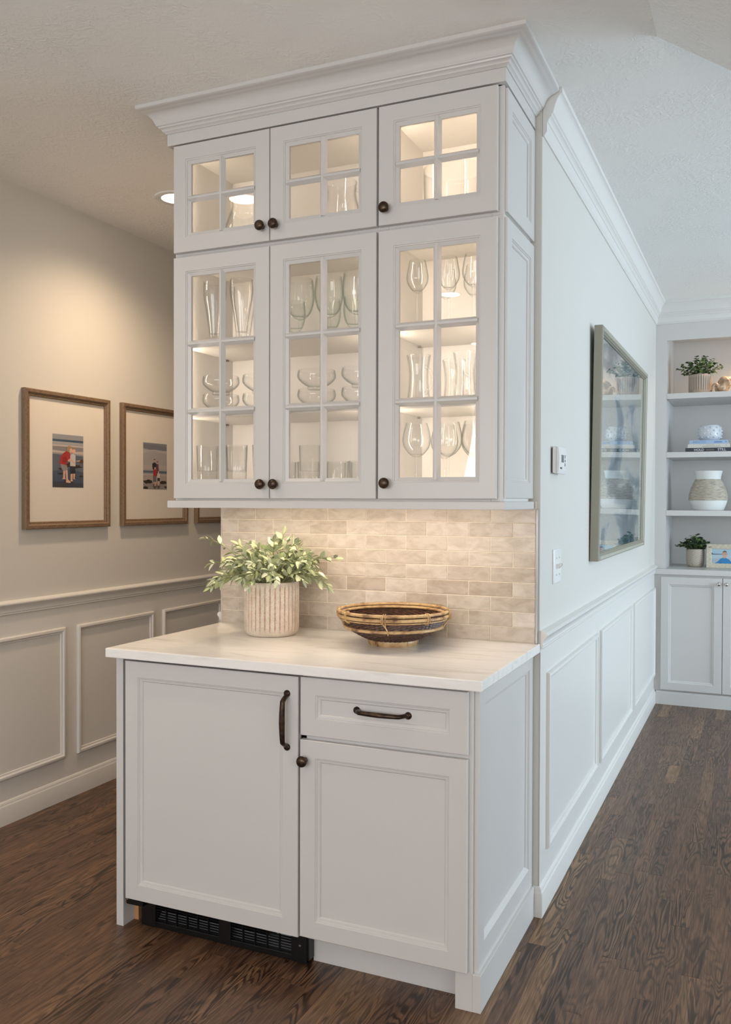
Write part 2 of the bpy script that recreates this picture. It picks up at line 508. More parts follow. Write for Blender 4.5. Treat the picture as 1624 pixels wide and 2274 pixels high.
def knob(parent, x, y, z, m=None, r=0.0172):
    prof = [(0.0, 0.0), (0.0085, 0.0), (0.0085, 0.002), (0.006, 0.004), (0.0055, 0.011), (0.008, 0.014), (r*0.9, 0.0165), (r, 0.021),
            (r*0.97, 0.025), (r*0.8, 0.0295), (r*0.45, 0.032), (0, 0.0326)]
    return obj('knob', MB().lathe(prof, 24, (x, y, z), '-y'), m or M['bronze'], parent, smooth=45)


def pull(parent, x, y, z, L, vertical):
    mb = MB(); d = (0, 0, 1) if vertical else (1, 0, 0); D = Vector(d); C = Vector((x, y, z))
    pts = []; rad = []
    for i in range(21):
        t = -1 + 2*i/20; e = abs(t)
        out = 0.026*(1 - max(0, (e-0.80)/0.20)**1.6) + 0.006*(1-e*e)
        pts.append(C + D*(t*(L/2-0.004)) + V(0, -out, 0)); rad.append(0.0060 + 0.0016*(1-e))
    mb.tube(pts, rad, 10, flat=1.25)
    for sg in (-1, 1):
        q = C + D*(sg*L/2)
        mb.lathe([(0, 0), (0.0105, 0), (0.0105, 0.003), (0.008, 0.006), (0.006, 0.0065), (0.005, 0.0085), (0, 0.0095)], 18, q, '-y')
    return obj('handle', mb, M['bronze'], parent, smooth=50)


UY = -0.376      # front of the upper doors
UB = -0.355      # front of the upper boxes
Z0, Z1, Z2, Z3 = 1.389, 2.2425, 2.2425, 2.624


def glass_door(parent, x0, x1, z0, z1, rows, knob_x, knob_z, hinge_x):
    d = obj('door', MB().rings((x0, UY, z0), (1, 0, 0), (0, 0, 1), (0, -1, 0), x1-x0, z1-z0, GDOOR, loop=True), M['cab'], parent, smooth=25)
    gx0, gx1, gz0, gz1 = x0+0.0665, x1-0.0665, z0+0.0665, z1-0.0665
    xm = (x0+x1)/2; hb = 0.013; zs = [gz0 + (gz1-gz0)*k/rows for k in range(rows+1)]
    bar = [(-hb, 0.0), (-hb+0.0035, 0.0015), (-hb+0.006, 0.006), (-0.0045, 0.0085), (-0.0035, 0.0110), (0.0035, 0.0110), (0.0045, 0.0085), (hb-0.006, 0.006), (hb-0.0035, 0.0015), (hb, 0.0)]
    yb = UY+0.021

    def mun(mb, a, b, c, vert):
        vs = []
        for t in (a, b):
            for o, hgt in bar:
                vs.append((c+o, yb-hgt-0.0095*(1 if hgt > 0 else 0.6), t) if vert else (t, yb-hgt-0.0095*(1 if hgt > 0 else 0.6), c+o))
        k = len(bar); fs = [(j, j+1, k+j+1, k+j) for j in range(k-1)] + [tuple(range(k)), tuple(range(k, 2*k))] + [(0, k, 2*k-1, k-1)]
        return mb.add(vs, fs)
    obj('muntin', mun(MB(), gz0-0.008, gz1+0.008, xm, True), M['cab'], d, smooth=25)
    for z in zs[1:-1]:
        obj('muntin', mun(MB(), gx0-0.008, xm-0.004, z, False), M['cab'], d, smooth=25)
        obj('muntin', mun(MB(), xm+0.004, gx1+0.008, z, False), M['cab'], d, smooth=25)
    for k in range(rows):
        for a, b in ((gx0-0.006, xm-0.001), (xm+0.001, gx1+0.006)):
            za = zs[k] + (0.001 if k else -0.006); zb = zs[k+1] + (-0.001 if k < rows-1 else 0.006)
            obj('pane', MB().box(a, b, yb-0.0045, yb-0.0015, za, zb), M['pane'], d)
    kb = knob(d, knob_x, UY, knob_z)
    if hinge_x:
        for z in (z0+0.10, z1-0.10):
            hx = hinge_x
            obj('hinge', MB().box(hx, hx+0.012, UB+0.002, UB+0.045, z-0.017, z+0.017).box(hx+0.002, hx+0.018, UB+0.004, UB+0.02, z-0.011, z+0.011)
                .lathe([(0.0, 0), (0.004, 0), (0.004, 0.003), (0, 0.003)], 10, (hx+0.018, UB+0.012, z), 'x'), M['hinge'], d, bev=0.001)
    return d


def carcass(parent, x0, x1, z0, z1):
    t = 0.016
    obj('body', MB().box(x0, x0+t, UB+0.019, 0, z0, z1).box(x1-t, x1, UB+0.019, 0, z0, z1).box(x0+t, x1-t, UB+0.019, 0, z0, z0+t)
        .box(x0+t, x1-t, UB+0.019, 0, z1-t, z1).box(x0+t, x1-t, -0.012, 0, z0+t, z1-t), M['inside'], parent)
    e = 0.030
    obj('face_frame', MB().box(x0, x0+e, UB, UB+0.019, z0, z1).box(x1-e, x1, UB, UB+0.019, z0, z1)
        .box(x0+e, x1-e, UB, UB+0.019, z0, z0+0.026).box(x0+e, x1-e, UB, UB+0.019, z1-0.026, z1), M['cab'], parent, bev=0.001)


def led(parent, x, z0, z1):
    obj('led_strip', MB().box(x-0.004, x+0.004, UB+0.0195, UB+0.0225, z0, z1), M['led'], parent)


XA, XM, XR = -1.214, -0.434, -0.040
DB = [(-1.2085, -0.8245), (-0.8215, -0.4375)]; DS = (-0.4305, -0.049)
SH1, SH2 = 1.936, 1.691
lo2 = thing('wall_cabinet', 'tall two-door white wall cabinet with six-pane glass doors above the plant', 'cabinet', (XA, 0, Z0))
carcass(lo2, XA, XM, Z0, Z1)
lo1 = thing('wall_cabinet', 'tall single-door white wall cabinet with six-pane glass door above the basket', 'cabinet', (XM, 0, Z0))
carcass(lo1, XM, XR, Z0, Z1)
hi2 = thing('wall_cabinet', 'short two-door white wall cabinet with four-pane glass doors under the crown', 'cabinet', (XA, 0, Z2))
carcass(hi2, XA, XM, Z2, Z3)
hi1 = thing('wall_cabinet', 'short single-door white wall cabinet with four-pane glass door under the crown', 'cabinet', (XM, 0, Z2))
carcass(hi1, XM, XR, Z2, Z3)
for (p, x0, x1) in ((lo2, XA, XM), (lo1, XM, XR)):
    for z in (SH1, SH2):
        obj('shelf', MB().box(x0+0.018, x1-0.018, UB+0.028, -0.014, z-0.010, z+0.009), M['inside'], p, bev=0.001)
        for sx in (x0+0.0165, x1-0.0255):
            obj('shelf_pin', MB().box(sx, sx+0.009, -0.06, -0.052, z-0.017, z-0.0105), M['hinge'], p)
for p, x0, x1, z0, z1 in ((lo2, XA, XM, Z0, Z1), (lo1, XM, XR, Z0, Z1), (hi2, XA, XM, Z2, Z3), (hi1, XM, XR, Z2, Z3)):
    led(p, x0+0.0235, z0+0.03, z1-0.03); led(p, x1-0.0235, z0+0.03, z1-0.03)
glass_door(lo2, *DB[0], 1.3965, 2.2335, 3, -0.848, 1.444, -1.197)
glass_door(lo2, *DB[1], 1.3965, 2.2335, 3, -0.798, 1.444, None)
glass_door(lo1, *DS, 1.3965, 2.2335, 3, -0.401, 1.445, None)
glass_door(hi2, *DB[0], 2.2505, 2.6205, 2, -0.850, 2.299, -1.197)
glass_door(hi2, *DB[1], 2.2505, 2.6205, 2, -0.799, 2.299, None)
glass_door(hi1, *DS, 2.2505, 2.6205, 2, -0.405, 2.300, None)
for p, z0, z1 in ((lo1, 1.3985, 2.2375), (hi1, 2.2525, 2.620)):
    obj('end_panel', slab_door(MB(), (-0.025, -0.344, z0), (0, 1, 0), (0, 0, 1), (1, 0, 0), 0.344, z1-z0), M['cab'], p, smooth=25)
obj('filler_strip', MB().box(-0.0405, -0.034, UB, UB+0.012, Z0, Z3), M['cab'], lo1)

# crown and frieze on the cabinets, light rail under them
UXL, CRX, UYF = -1.2345, -0.0235, -0.3765
cm = thing('crown_moulding', 'white stepped crown moulding with frieze running round the glass cabinets', 'moulding', (UXL, 0, 2.6255))
obj('frieze', MB().sweep([(UXL, 0), (UXL, UYF), (CRX, UYF), (CRX, 0)], [(-0.020, 2.6255), (0, 2.6255), (0, 2.666), (-0.020, 2.666)]), M['cab'], cm, bev=0.0008)
CC = [(-0.02, -0.0845), (0.003, -0.0845), (0.005, -0.0825), (0.007, -0.0795), (0.012, -0.0765), (0.0135, -0.072), (0.0165, -0.0685), (0.021, -0.0665), (0.0225, -0.062),
      (0.027, -0.060), (0.0285, -0.056), (0.030, -0.054), (0.033, -0.046), (0.038, -0.0365), (0.046, -0.028), (0.055, -0.0225), (0.064, -0.0195), (0.067, -0.0165), (0.0725, -0.0150), (0.078, -0.0115), (0.078, 0), (-0.02, 0)]
obj('crown', MB().sweep([(UXL, 0), (UXL, UYF), (CRX, UYF), (CRX, -0.001)], [(a, H+b) for a, b in CC]), M['cab'], cm, smooth=30)
lr = thing('light_rail', 'white light rail along the underside of the glass cabinets', 'moulding', (UXL, 0, 1.364))
obj('rail', MB().sweep([(UXL, -0.012), (UXL, UYF), (-0.0205, UYF), (-0.0205, -0.012)], [(-0.019, 1.364), (-0.001, 1.364), (0, 1.3655), (0, 1.386), (-0.002, 1.3888), (-0.019, 1.3888)]), M['cab'], lr, smooth=25)
lb = thing('under_cabinet_light', 'slim warm led bar under the glass cabinets lighting the tile backsplash', 'light', (-0.63, -0.26, 1.378))
obj('housing', MB().box(-1.15, -0.10, -0.275, -0.245, 1.378, 1.3885), M['white_plastic'], lb)
obj('diffuser', MB().box(-1.145, -0.105, -0.270, -0.250, 1.375, 1.3785), M['ledbar'], lb)

# ------------------------------------------------------------------ tile backsplash
bs = thing('tile_backsplash', 'glazed beige subway tile backsplash above the white countertop', 'backsplash', (-0.634, 0, 0.914))
obj('grout_bed', MB().box(-1.249, -0.014, -0.0078, -0.0004, 0.9145, 1.3885), M['grout'], bs)
TP, TH = 0.1548, 0.0503
shapes = {}
rt_ = random.Random(11)


def tile(x0, x1, z0, z1):
    wd = round(x1-x0, 4); key = (wd, round(z1-z0, 4)); g = 0.0008
    if key not in shapes:
        b = 0.0016; hw, hh = wd/2-g, (z1-z0)/2-g
        mb = MB().rings((-hw, 0, -hh), (1, 0, 0), (0, 0, 1), (0, -1, 0), 2*hw, 2*hh, [(0, 0.0), (0, 0.0035), (b*0.4, 0.0052), (b, 0.006)], last=True)
        o = obj('tile', mb, M['tile'], bs, local=True); shapes[key] = o
    else:
        o = shapes[key].copy(); COL.objects.link(o); o.parent = bs
    o.location = ((x0+x1)/2 + 0.634, -0.0035 + rt_.uniform(-0.0004, 0.0004), (z0+z1)/2 - 0.914)
    o.rotation_euler = (rt_.uniform(-0.006, 0.006), 0, rt_.uniform(-0.004, 0.004))


xr_, xl_ = -0.0145, -1.249
for k in range(10):
    z1_ = 1.3675 + 0.0503 - k*TH; z0_ = max(z1_-TH, 0.915); z1c = min(z1_, 1.388)
    if z1c - z0_ < 0.006: continue
    x = xr_ if k % 2 == 1 else xr_ - TP/2
    if k % 2 == 0: tile(xr_-TP/2, xr_, z0_, z1c)
    while x > xl_ + 0.01:
        a = max(x-TP, xl_)
        tile(a, x, z0_, z1c); x -= TP
obj('edge_trim', MB().box(-0.0142, -0.0065, -0.0105, -0.0004, 0.9145, 1.3635), M['steel'], bs, bev=0.001)
obj('edge_trim', MB().box(-1.2535, -1.2488, -0.0105, -0.0004, 0.9145, 1.3885), M['tile'], bs, bev=0.001)

# ------------------------------------------------------------------ base cabinet, fridge, countertop
BY, BF = -0.652, -0.632
ct = tag(obj('countertop', MB().box(-1.2552, 0.0005, -0.6768, -0.0005, 0.884, 0.914), M['quartz'], bev=0.003, loc=(-0.63, -0.34, 0.884)),
         'white quartz countertop with faint grey veins on the base cabinets', 'countertop')
bc = thing('base_cabinet', 'white base cabinet with one drawer over one panelled door', 'cabinet', (-0.30, -0.3, 0))
obj('body', MB().box(-0.556, -0.041, BF+0.02, -0.001, 0.10, 0.8835), M['cab'], bc)
obj('face_frame', MB().box(-0.085, -0.0365, BF, BF+0.02, 0, 0.8835).box(-0.545, -0.085, BF, BF+0.02, 0.850, 0.8835).box(-0.545, -0.085, BF, BF+0.02, 0.672, 0.722)
    .box(-0.545, -0.085, BF, BF+0.02, 0.10, 0.135), M['cab'], bc, bev=0.001)
obj('toe_kick', MB().box(-0.555, -0.085, -0.566, -0.552, 0, 0.105), M['cab'], bc)
dr = obj('drawer', slab_door(MB(), (-0.5565, BY, 0.7045), (1, 0, 0), (0, 0, 1), (0, -1, 0), 0.5095, 0.1705), M['cab'], bc, smooth=25)
pull(dr, -0.3005, BY+0.0115, 0.792, 0.157, False)
d = obj('door', slab_door(MB(), (-0.5575, BY, 0.1115), (1, 0, 0), (0, 0, 1), (0, -1, 0), 0.5095, 0.580), M['cab'], bc, smooth=25)
knob(d, -0.5405, BY, 0.633, r=0.0165)
obj('end_panel', slab_door(MB(), (-0.022, -0.620, 0.0), (0, 1, 0), (0, 0, 1), (1, 0, 0), 0.619, 0.8835), M['cab'], bc, smooth=25)
# wider bottom rail and plinth board on the exposed side
obj('end_panel_rail', MB().rings((-0.034, -0.57, 0.049), (0, 1, 0), (0, 0, 1), (1, 0, 0), 0.52, 0.122, [(0, 0), (0, 0.0119)], last=True)
    .add([(-0.0222, -0.5685, 0.171), (-0.0222, -0.0515, 0.171), (-0.0335, -0.055, 0.184), (-0.0335, -0.565, 0.184), (-0.034, -0.565, 0.171), (-0.034, -0.055, 0.171)],
         [(0, 1, 2, 3), (0, 4, 5, 1), (4, 3, 2, 5), (0, 3, 4), (1, 5, 2)]), M['cab'], bc, smooth=20)
obj('plinth', MB().box(-0.0365, -0.0125, -0.632, -0.016, 0, 0.1035), M['cab'], bc, bev=0.0012)

ep = thing('cabinet_end_panel', 'narrow white end panel with foot at the left of the fridge', 'panel', (-1.23, -0.3, 0))
obj('panel', MB().box(-1.2475, -1.2195, BF, -0.001, 0, 0.8835), M['cab'], ep, bev=0.0012)
obj('plinth', MB().box(-1.2525, -1.2475, BF+0.008, -0.02, 0, 0.1015), M['cab'], ep, bev=0.001)
obj('spacer_block', MB().box(-1.2192, -1.203, -0.575, -0.53, 0, 0.10), M['rawwood'], ep)
obj('filler', MB().box(-1.2195, -1.203, BF+0.03, -0.54, 0.105, 0.8835), M['cab'], ep)

fr = thing('undercounter_refrigerator', 'panel-ready undercounter refrigerator with white door and black toe grille', 'refrigerator', (-0.88, -0.3, 0))
obj('body', MB().box(-1.200, -0.5605, -0.605, -0.02, 0.10, 0.872).box(-1.165, -0.5605, -0.56, -0.02, 0.004, 0.10), M['blackgap'], fr)
d = obj('door', slab_door(MB(), (-1.1955, BY, 0.1055), (1, 0, 0), (0, 0, 1), (0, -1, 0), 0.6315, 0.7685), M['cab'], fr, smooth=25)
pull(d, -0.600, BY, 0.743, 0.158, True)
obj('door_liner', MB().box(-1.19, -0.567, -0.631, -0.606, 0.108, 0.872), M['blackgap'], fr)
# toe grille
gr = MB(); gy = -0.600
gr.box(-1.170, -0.560, gy, gy+0.012, 0.004, 0.022)
gr.box(-1.170, -0.560, gy, gy+0.012, 0.090, 0.100)
for a, b in ((-1.170, -1.115), (-0.872, -0.828), (-0.613, -0.560)):
    gr.box(a, b, gy-0.002, gy+0.012, 0.004, 0.100)
gr.box(-0.560, -0.5535, gy+0.001, gy+0.09, 0.012, 0.100)
g_o = obj('toe_grille', gr, M['black'], fr, bev=0.0012)
sl = MB()
for a, b in ((-1.115, -0.872), (-0.828, -0.613)):
    for k in range(8):
        z = 0.027 + k*0.0082
        sl.box(a, b, gy+0.002, gy+0.008, z, z+0.0022)
    ncol = 6 if b < -0.8 else 5
    for k in range(1, ncol):
        x = a + (b-a)*k/ncol; sl.box(x-0.0013, x+0.0013, gy, gy+0.009, 0.022, 0.090)
obj('grille_slats', sl, M['black'], g_o)
dim = mat('grey_appliance_metal', (170, 174, 178), 0.45, 0.3)
obj('kick_pan', MB().add([(-1.115, gy+0.012, 0.022), (-0.613, gy+0.012, 0.022), (-0.613, gy+0.036, 0.044), (-1.115, gy+0.036, 0.044)], [(0, 1, 2, 3)]), dim, g_o)
obj('compressor_foot', MB().box(-0.700, -0.625, gy+0.020, gy+0.036, 0.030, 0.055).box(-0.712, -0.66, gy+0.022, gy+0.034, 0.066, 0.080)
    .lathe([(0, 0), (0.012, 0), (0.012, 0.05), (0, 0.05)], 14, (-0.68, gy+0.04, 0.06), 'x'), dim, g_o, bev=0.001)
obj('screw', MB().lathe([(0, 0), (0.0045, 0), (0.0035, 0.002), (0, 0.0025)], 12, (-0.583, gy-0.002, 0.055), '-y'), M['nickel'], g_o, smooth=40)
obj('hinge_arm', MB().box(-1.200, -1.135, -0.640, -0.596, 0.082, 0.096).lathe([(0, 0), (0.007, 0), (0.007, 0.018), (0, 0.018)], 12, (-1.193, -0.632, 0.088), 'z'), M['black'], fr, bev=0.001)
obj('hinge_pin', MB().lathe([(0, 0), (0.006, 0), (0.006, 0.014), (0, 0.014)], 12, (-1.199, -0.634, 0.084), 'z'), M['nickel'], fr, smooth=40)

# ------------------------------------------------------------------ glassware (inside the cabinets)


def hollow(outer, t=0.0022, floor_z=None):
    """closed thin-walled profile from an outer profile [(r, z)] from bottom centre to rim"""
    inner = [(max(r-t, 0.0), z) for r, z in outer if z >= floor_z and r > t][::-1]
    return outer + [(outer[-1][0]-t*0.5, outer[-1][1]+t*0.4)] + inner + [(0.0, inner[-1][1]-0.0005 if inner else floor_z)]


def smoothp(pts, k=4):
    out = []
    for i in range(len(pts)-1):
        p0 = pts[max(i-1, 0)]; p1 = pts[i]; p2 = pts[i+1]; p3 = pts[min(i+2, len(pts)-1)]
        for j in range(k):
            t = j/k
            out.append(tuple(0.5*((2*b) + (-a+c)*t + (2*a-5*b+4*c-d)*t*t + (-a+3*b-3*c+d)*t**3) for a, b, c, d in zip(p0, p1, p2, p3)))
    return out + [pts[-1]]


def bowl_part(pts, k=4): return [(max(r, 0.0), z) for r, z in smoothp(pts, k)]


def stemmed(foot, stem_h, bowl):
    out = [(0, 0), (foot, 0), (foot, 0.002), (foot*0.5, 0.006), (0.006, 0.012), (0.0042, 0.02), (0.0042, stem_h-0.012)]
    return out, bowl_part([(0.006, stem_h-0.004)] + bowl)


def make_glass(kind):
    t = 0.0018
    if kind == 'pilsner':
        o = [(0, 0), (0.031, 0), (0.031, 0.004), (0.026, 0.008), (0.017, 0.013), (0.017, 0.02)]; b = bowl_part([(0.019, 0.026), (0.023, 0.06), (0.032, 0.12), (0.041, 0.175), (0.040, 0.222)])
        return hollow(o+b, t, 0.034)
    if kind == 'goblet':
        o, b = stemmed(0.034, 0.066, [(0.024, 0.072), (0.040, 0.095), (0.049, 0.135), (0.047, 0.175), (0.044, 0.198)]); return hollow(o[:-1]+[(0.007, 0.05)]+b, 0.0026, 0.075)
    if kind == 'small_goblet':
        o, b = stemmed(0.030, 0.045, [(0.020, 0.050), (0.032, 0.070), (0.038, 0.105), (0.035, 0.150)]); return hollow(o[:-1]+[(0.007, 0.033)]+b, 0.0024, 0.054)
    if kind == 'wine':
        o, b = stemmed(0.034, 0.120, [(0.018, 0.124), (0.032, 0.145), (0.0355, 0.165), (0.031, 0.195), (0.026, 0.218)]); return hollow(o+b, 0.0014, 0.124)
    if kind == 'large_wine':
        o, b = stemmed(0.038, 0.130, [(0.022, 0.134), (0.040, 0.156), (0.046, 0.180), (0.042, 0.210), (0.035, 0.236)]); return hollow(o+b, 0.0014, 0.134)
    if kind == 'dessert':
        return hollow([(0, 0), (0.030, 0), (0.031, 0.003)] + bowl_part([(0.030, 0.010), (0.046, 0.019), (0.062, 0.034), (0.066, 0.047), (0.063, 0.064)]), 0.0022, 0.011)
    if kind == 'tall_tumbler':
        return hollow([(0, 0), (0.031, 0), (0.0335, 0.004), (0.036, 0.09), (0.0395, 0.180)], 0.0020, 0.012)
    if kind == 'tumbler':
        return hollow([(0, 0), (0.032, 0), (0.035, 0.004), (0.037, 0.05), (0.039, 0.116)], 0.0024, 0.014)
    if kind == 'mug':
        return hollow([(0, 0), (0.037, 0), (0.039, 0.004)] + bowl_part([(0.038, 0.012), (0.033, 0.05), (0.031, 0.09), (0.034, 0.125), (0.039, 0.155)]), 0.0032, 0.016)
    if kind == 'vase':
        return hollow([(0, 0), (0.055, 0), (0.058, 0.004)] + bowl_part([(0.060, 0.02), (0.072, 0.05), (0.075, 0.085), (0.058, 0.14), (0.044, 0.18), (0.047, 0.21)]), 0.003, 0.01)
    if kind == 'pitcher':
        return hollow([(0, 0), (0.062, 0), (0.066, 0.004)] + bowl_part([(0.070, 0.02), (0.074, 0.06), (0.064, 0.12), (0.052, 0.17), (0.055, 0.215)]), 0.003, 0.012)
    if kind == 'trifle':
        return hollow([(0, 0), (0.085, 0), (0.088, 0.004)] + bowl_part([(0.080, 0.016), (0.040, 0.026), (0.050, 0.040), (0.090, 0.060), (0.098, 0.10), (0.100, 0.200)]), 0.003, 0.045)


protos = {}


def glass(kind, name, cat, x, y, z, label, group, material='glass', rotz=0):
    if kind not in protos:
        mb = MB().lathe(make_glass(kind), 28)
        o = obj(name, mb, M[material], None, local=True, smooth=60)
        if kind == 'mug':
            t = thing(name, label, cat, (x, y, z), group); o.name = 'cup'; o.parent = t
            pts = [(0.031+0.036*math.sin(math.pi*i/14)**0.8, 0, 0.118-0.088*i/14) for i in range(15)]
            obj('handle', MB().tube(pts, 0.0052, 8), M[material], t, local=True, smooth=50); t.rotation_euler.z = rotz
            protos[kind] = t; return t
        if kind == 'pitcher':
            t = thing(name, label, cat, (x, y, z), group); o.name = 'jug'; o.parent = t
            pts = [(0.050+0.055*math.sin(math.pi*i/14)**0.8, 0, 0.190-0.13*i/14) for i in range(15)]
            obj('handle', MB().tube(pts, 0.006, 8), M[material], t, local=True, smooth=50); t.rotation_euler.z = rotz
            protos[kind] = t; return t
        protos[kind] = o
    else:
        o = dup(protos[kind], (x, y, z), rotz)
        if 'group' in o: del o['group']
    o.location = (x, y, z); tag(o, label, cat, group); return o


T1, T2, T3 = SH1+0.0095, SH2+0.0095, Z0+0.0165
ORD = ('first', 'second', 'third', 'fourth')


def rows_of(kind, name, cat, look, group, z, front, back, mark, material='glass', rots=None):
    """label each by its row and its count from a jamb one can find"""
    for row, spots in (('front', front), ('back', back)):
        for i, (x, y) in enumerate(spots):
            where = '%s row, %s from the %s' % (row, ORD[i], mark) if len(spots) > 1 else '%s row, alone' % row
            glass(kind, name, cat, x, y, z, look + ', ' + where, group, material, (rots or {}).get((row, i), 0))


HJ, KJ = 'hinged jamb', 'knob-side jamb'
rows_of('pilsner', 'pilsner_glass', 'glass', 'tall flared beer glass on the top shelf', 'flared beer glasses on the top shelf', T1,
        ((-1.118, -0.255), (-1.010, -0.25)), ((-1.062, -0.145), (-0.955, -0.15)), HJ)
rows_of('goblet', 'water_goblet', 'glass', 'large green-tinted short-stemmed goblet', 'large goblets on the top shelf', T1,
        ((-0.775, -0.25), (-0.668, -0.245), (-0.560, -0.255)), (), 'beer glasses', 'greenglass')
rows_of('small_goblet', 'water_goblet', 'glass', 'small green-tinted goblet', 'small goblets on the top shelf', T1,
        (), ((-0.850, -0.15), (-0.722, -0.125), (-0.625, -0.135)), 'beer glasses', 'greenglass')
for i, (x, y) in enumerate(((-1.092, -0.255), (-0.945, -0.225), (-0.709, -0.255), (-0.546, -0.25))):
    glass('dessert', 'dessert_bowl', 'bowl', x, y, T2, 'lower clear glass dessert bowl of the %s stack from the hinged jamb' % ORD[i], 'dessert bowls on the middle shelf')
    glass('dessert', 'dessert_bowl', 'bowl', x, y, T2+0.0655, 'upper clear glass dessert bowl of the %s stack from the hinged jamb' % ORD[i], 'dessert bowls on the middle shelf')
rows_of('tall_tumbler', 'tall_tumbler', 'glass', 'tall straight tumbler', 'tall tumblers on the bottom shelf', T3,
        ((-1.150, -0.255), (-1.030, -0.25), (-0.938, -0.22)), ((-1.092, -0.15), (-0.985, -0.13), (-0.800, -0.13)), HJ)
rows_of('tumbler', 'short_tumbler', 'glass', 'short clear tumbler', 'short tumblers on the bottom shelf', T3,
        ((-0.830, -0.255), (-0.742, -0.25), (-0.632, -0.25), (-0.548, -0.25)), ((-0.690, -0.15), (-0.588, -0.15)), 'tall tumblers')
rows_of('wine', 'wine_glass', 'glass', 'slim wine glass above the mugs', 'slim wine glasses', T1,
        ((-0.347, -0.25), (-0.241, -0.25), (-0.158, -0.255)), ((-0.292, -0.13), (-0.195, -0.125)), KJ)
rows_of('mug', 'glass_mug', 'mug', 'waisted glass beer mug with handle', 'glass beer mugs', T2,
        ((-0.336, -0.265), (-0.180, -0.265)), ((-0.262, -0.13),), KJ, rots={('front', 0): -0.5, ('front', 1): 0.2, ('back', 0): 0.6})
rows_of('large_wine', 'wine_glass', 'glass', 'large round wine glass below the mugs', 'large wine glasses', T3,
        ((-0.350, -0.245), (-0.243, -0.245), (-0.150, -0.25)), ((-0.296, -0.125), (-0.190, -0.125)), KJ)
TU = Z2+0.0165
glass('vase', 'glass_vase', 'vase', -1.03, -0.20, TU, 'clear bulbous glass vase behind the left short glass door', None)
glass('pitcher', 'glass_pitcher', 'pitcher', -0.645, -0.20, TU, 'clear glass pitcher behind the middle short glass door', None, rotz=0.3)
glass('trifle', 'footed_glass_bowl', 'bowl', -0.245, -0.19, TU, 'large footed clear glass bowl in the short single-door cabinet', None)

# ------------------------------------------------------------------ potted plant on the counter
M['pot'] = mat('speckled_ribbed_ceramic', (222, 206, 188), 0.7); n = NT(M['pot']); oc = n.objc()
at = n.n('ShaderNodeAttribute', attribute_name='groove')
spk = n.ramp(n.noise(oc, 420, 2, 0.6), [(0.60, (0, 0, 0)), (0.66, (1, 1, 1))])
cl = n.ramp(n.noise(oc, 30, 3), [(0.35, lin((226, 212, 196))), (0.65, lin((212, 196, 178)))])
cl = n.mix(n.math('MULTIPLY', spk, 0.7), cl, lin((120, 92, 70)))
gn = n.math('MULTIPLY', at.outputs['Fac'], n.ramp(n.noise(oc, 90, 2), [(0.3, (0.35, 0.35, 0.35)), (0.6, (1, 1, 1))]))
n.color(n.mix(gn, cl, lin((176, 120, 76)))); n.bump(n.noise(oc, 300, 2), 0.25, 0.001)
M['soil'] = mat('dark_soil', (40, 32, 25), 0.9)


def fluted_pot(parent, R, hgt, nf, name='pot', m=None, depth=0.035):
    sg = 8; seg = nf*sg
    prof = [(0, 0.0), (R*0.84, 0.0), (R*0.93, 0.006), (R*0.975, 0.016), (R, 0.03)] + [(R, 0.03+(hgt-0.05)*k/8) for k in range(1, 9)] + [(R*1.0, hgt-0.010), (R*0.995, hgt-0.002), (R*0.975, hgt), (R*0.93, hgt-0.002), (R*0.92, hgt-0.03), (0, hgt-0.03)]
    hi = len(prof)-6

    def amt(t, j):
        if j < 4 or j > hi: return 0.0
        ph = (t/(2*math.pi)*nf) % 1.0; e = min(ph, 1-ph)
        g = max(0.0, 1-e/0.16)
        return g
    mb = MB().lathe(prof, seg, rad=lambda r, t, j: r*(1-depth*amt(t, j)))
    o = obj(name, mb, m or M['pot'], parent, local=True, smooth=70)
    a = o.data.attributes.new('groove', 'FLOAT', 'POINT')
    for v in o.data.vertices:
        r = math.hypot(v.co.x, v.co.y); 
        val = 0.0
        if 0.02 < v.co.z < hgt-0.012 and r > 0.9*R:
            val = max(0.0, min(1.0, (1-r/R)/depth))
        a.data[v.index].value = val
    obj('soil', MB().lathe([(R*0.90, hgt-0.022), (0, hgt-0.018)], 24), M['soil'], parent, local=True)
    return o


def leaf_mesh(name, L, W, m, fold=0.25, bend=0.25, round_=False):
    mb = MB(); rows = 6; vs = []; fs = []
    for i in range(rows+1):
        t = i/rows; wd = W*(math.sin(math.pi*min(max(t*0.97+0.015, 0), 1))**(0.6 if round_ else 0.85))*(1.0 if round_ else (1.12-0.3*t))
        z = -bend*L*t*t
        vs += [(-wd/2, L*t, z+fold*wd/2), (0, L*t, z), (wd/2, L*t, z+fold*wd/2)]
    for i in range(rows):
        a = i*3; fs += [(a, a+1, a+4, a+3), (a+1, a+2, a+5, a+4)]
    mb.add(vs, fs)
    return mb


M['leaf'] = mat('dusty_sage_leaf', (150, 160, 110), 0.55); n = NT(M['leaf']); r = n.rnd(); oc = n.objc()
lc = n.ramp(r, [(0.0, lin((98, 112, 80))), (0.25, lin((138, 150, 104))), (0.5, lin((160, 168, 126))), (0.72, lin((154, 166, 84))), (0.9, lin((184, 188, 154))), (1.0, lin((212, 210, 192)))])
sep = n.n('ShaderNodeSeparateXYZ'); n.l(oc, sep.inputs[0])
rib = n.ramp(n.math('ABSOLUTE', sep.outputs[0]), [(0.0, (1, 1, 1)), (0.0022, (0.0, 0.0, 0.0))])
lc = n.mix(n.math('MULTIPLY', rib, 0.35), lc, lin((218, 220, 180)))
lc = n.mix(n.math('MULTIPLY', n.noise(oc, 300, 2), 0.25), lc, lin((226, 226, 214)))
n.color(lc); n.p.inputs['Transmission Weight'].default_value = 0.0; n.p.inputs['Subsurface Weight'].default_value = 0.0
M['stem'] = mat('olive_stem', (128, 130, 88), 0.6)

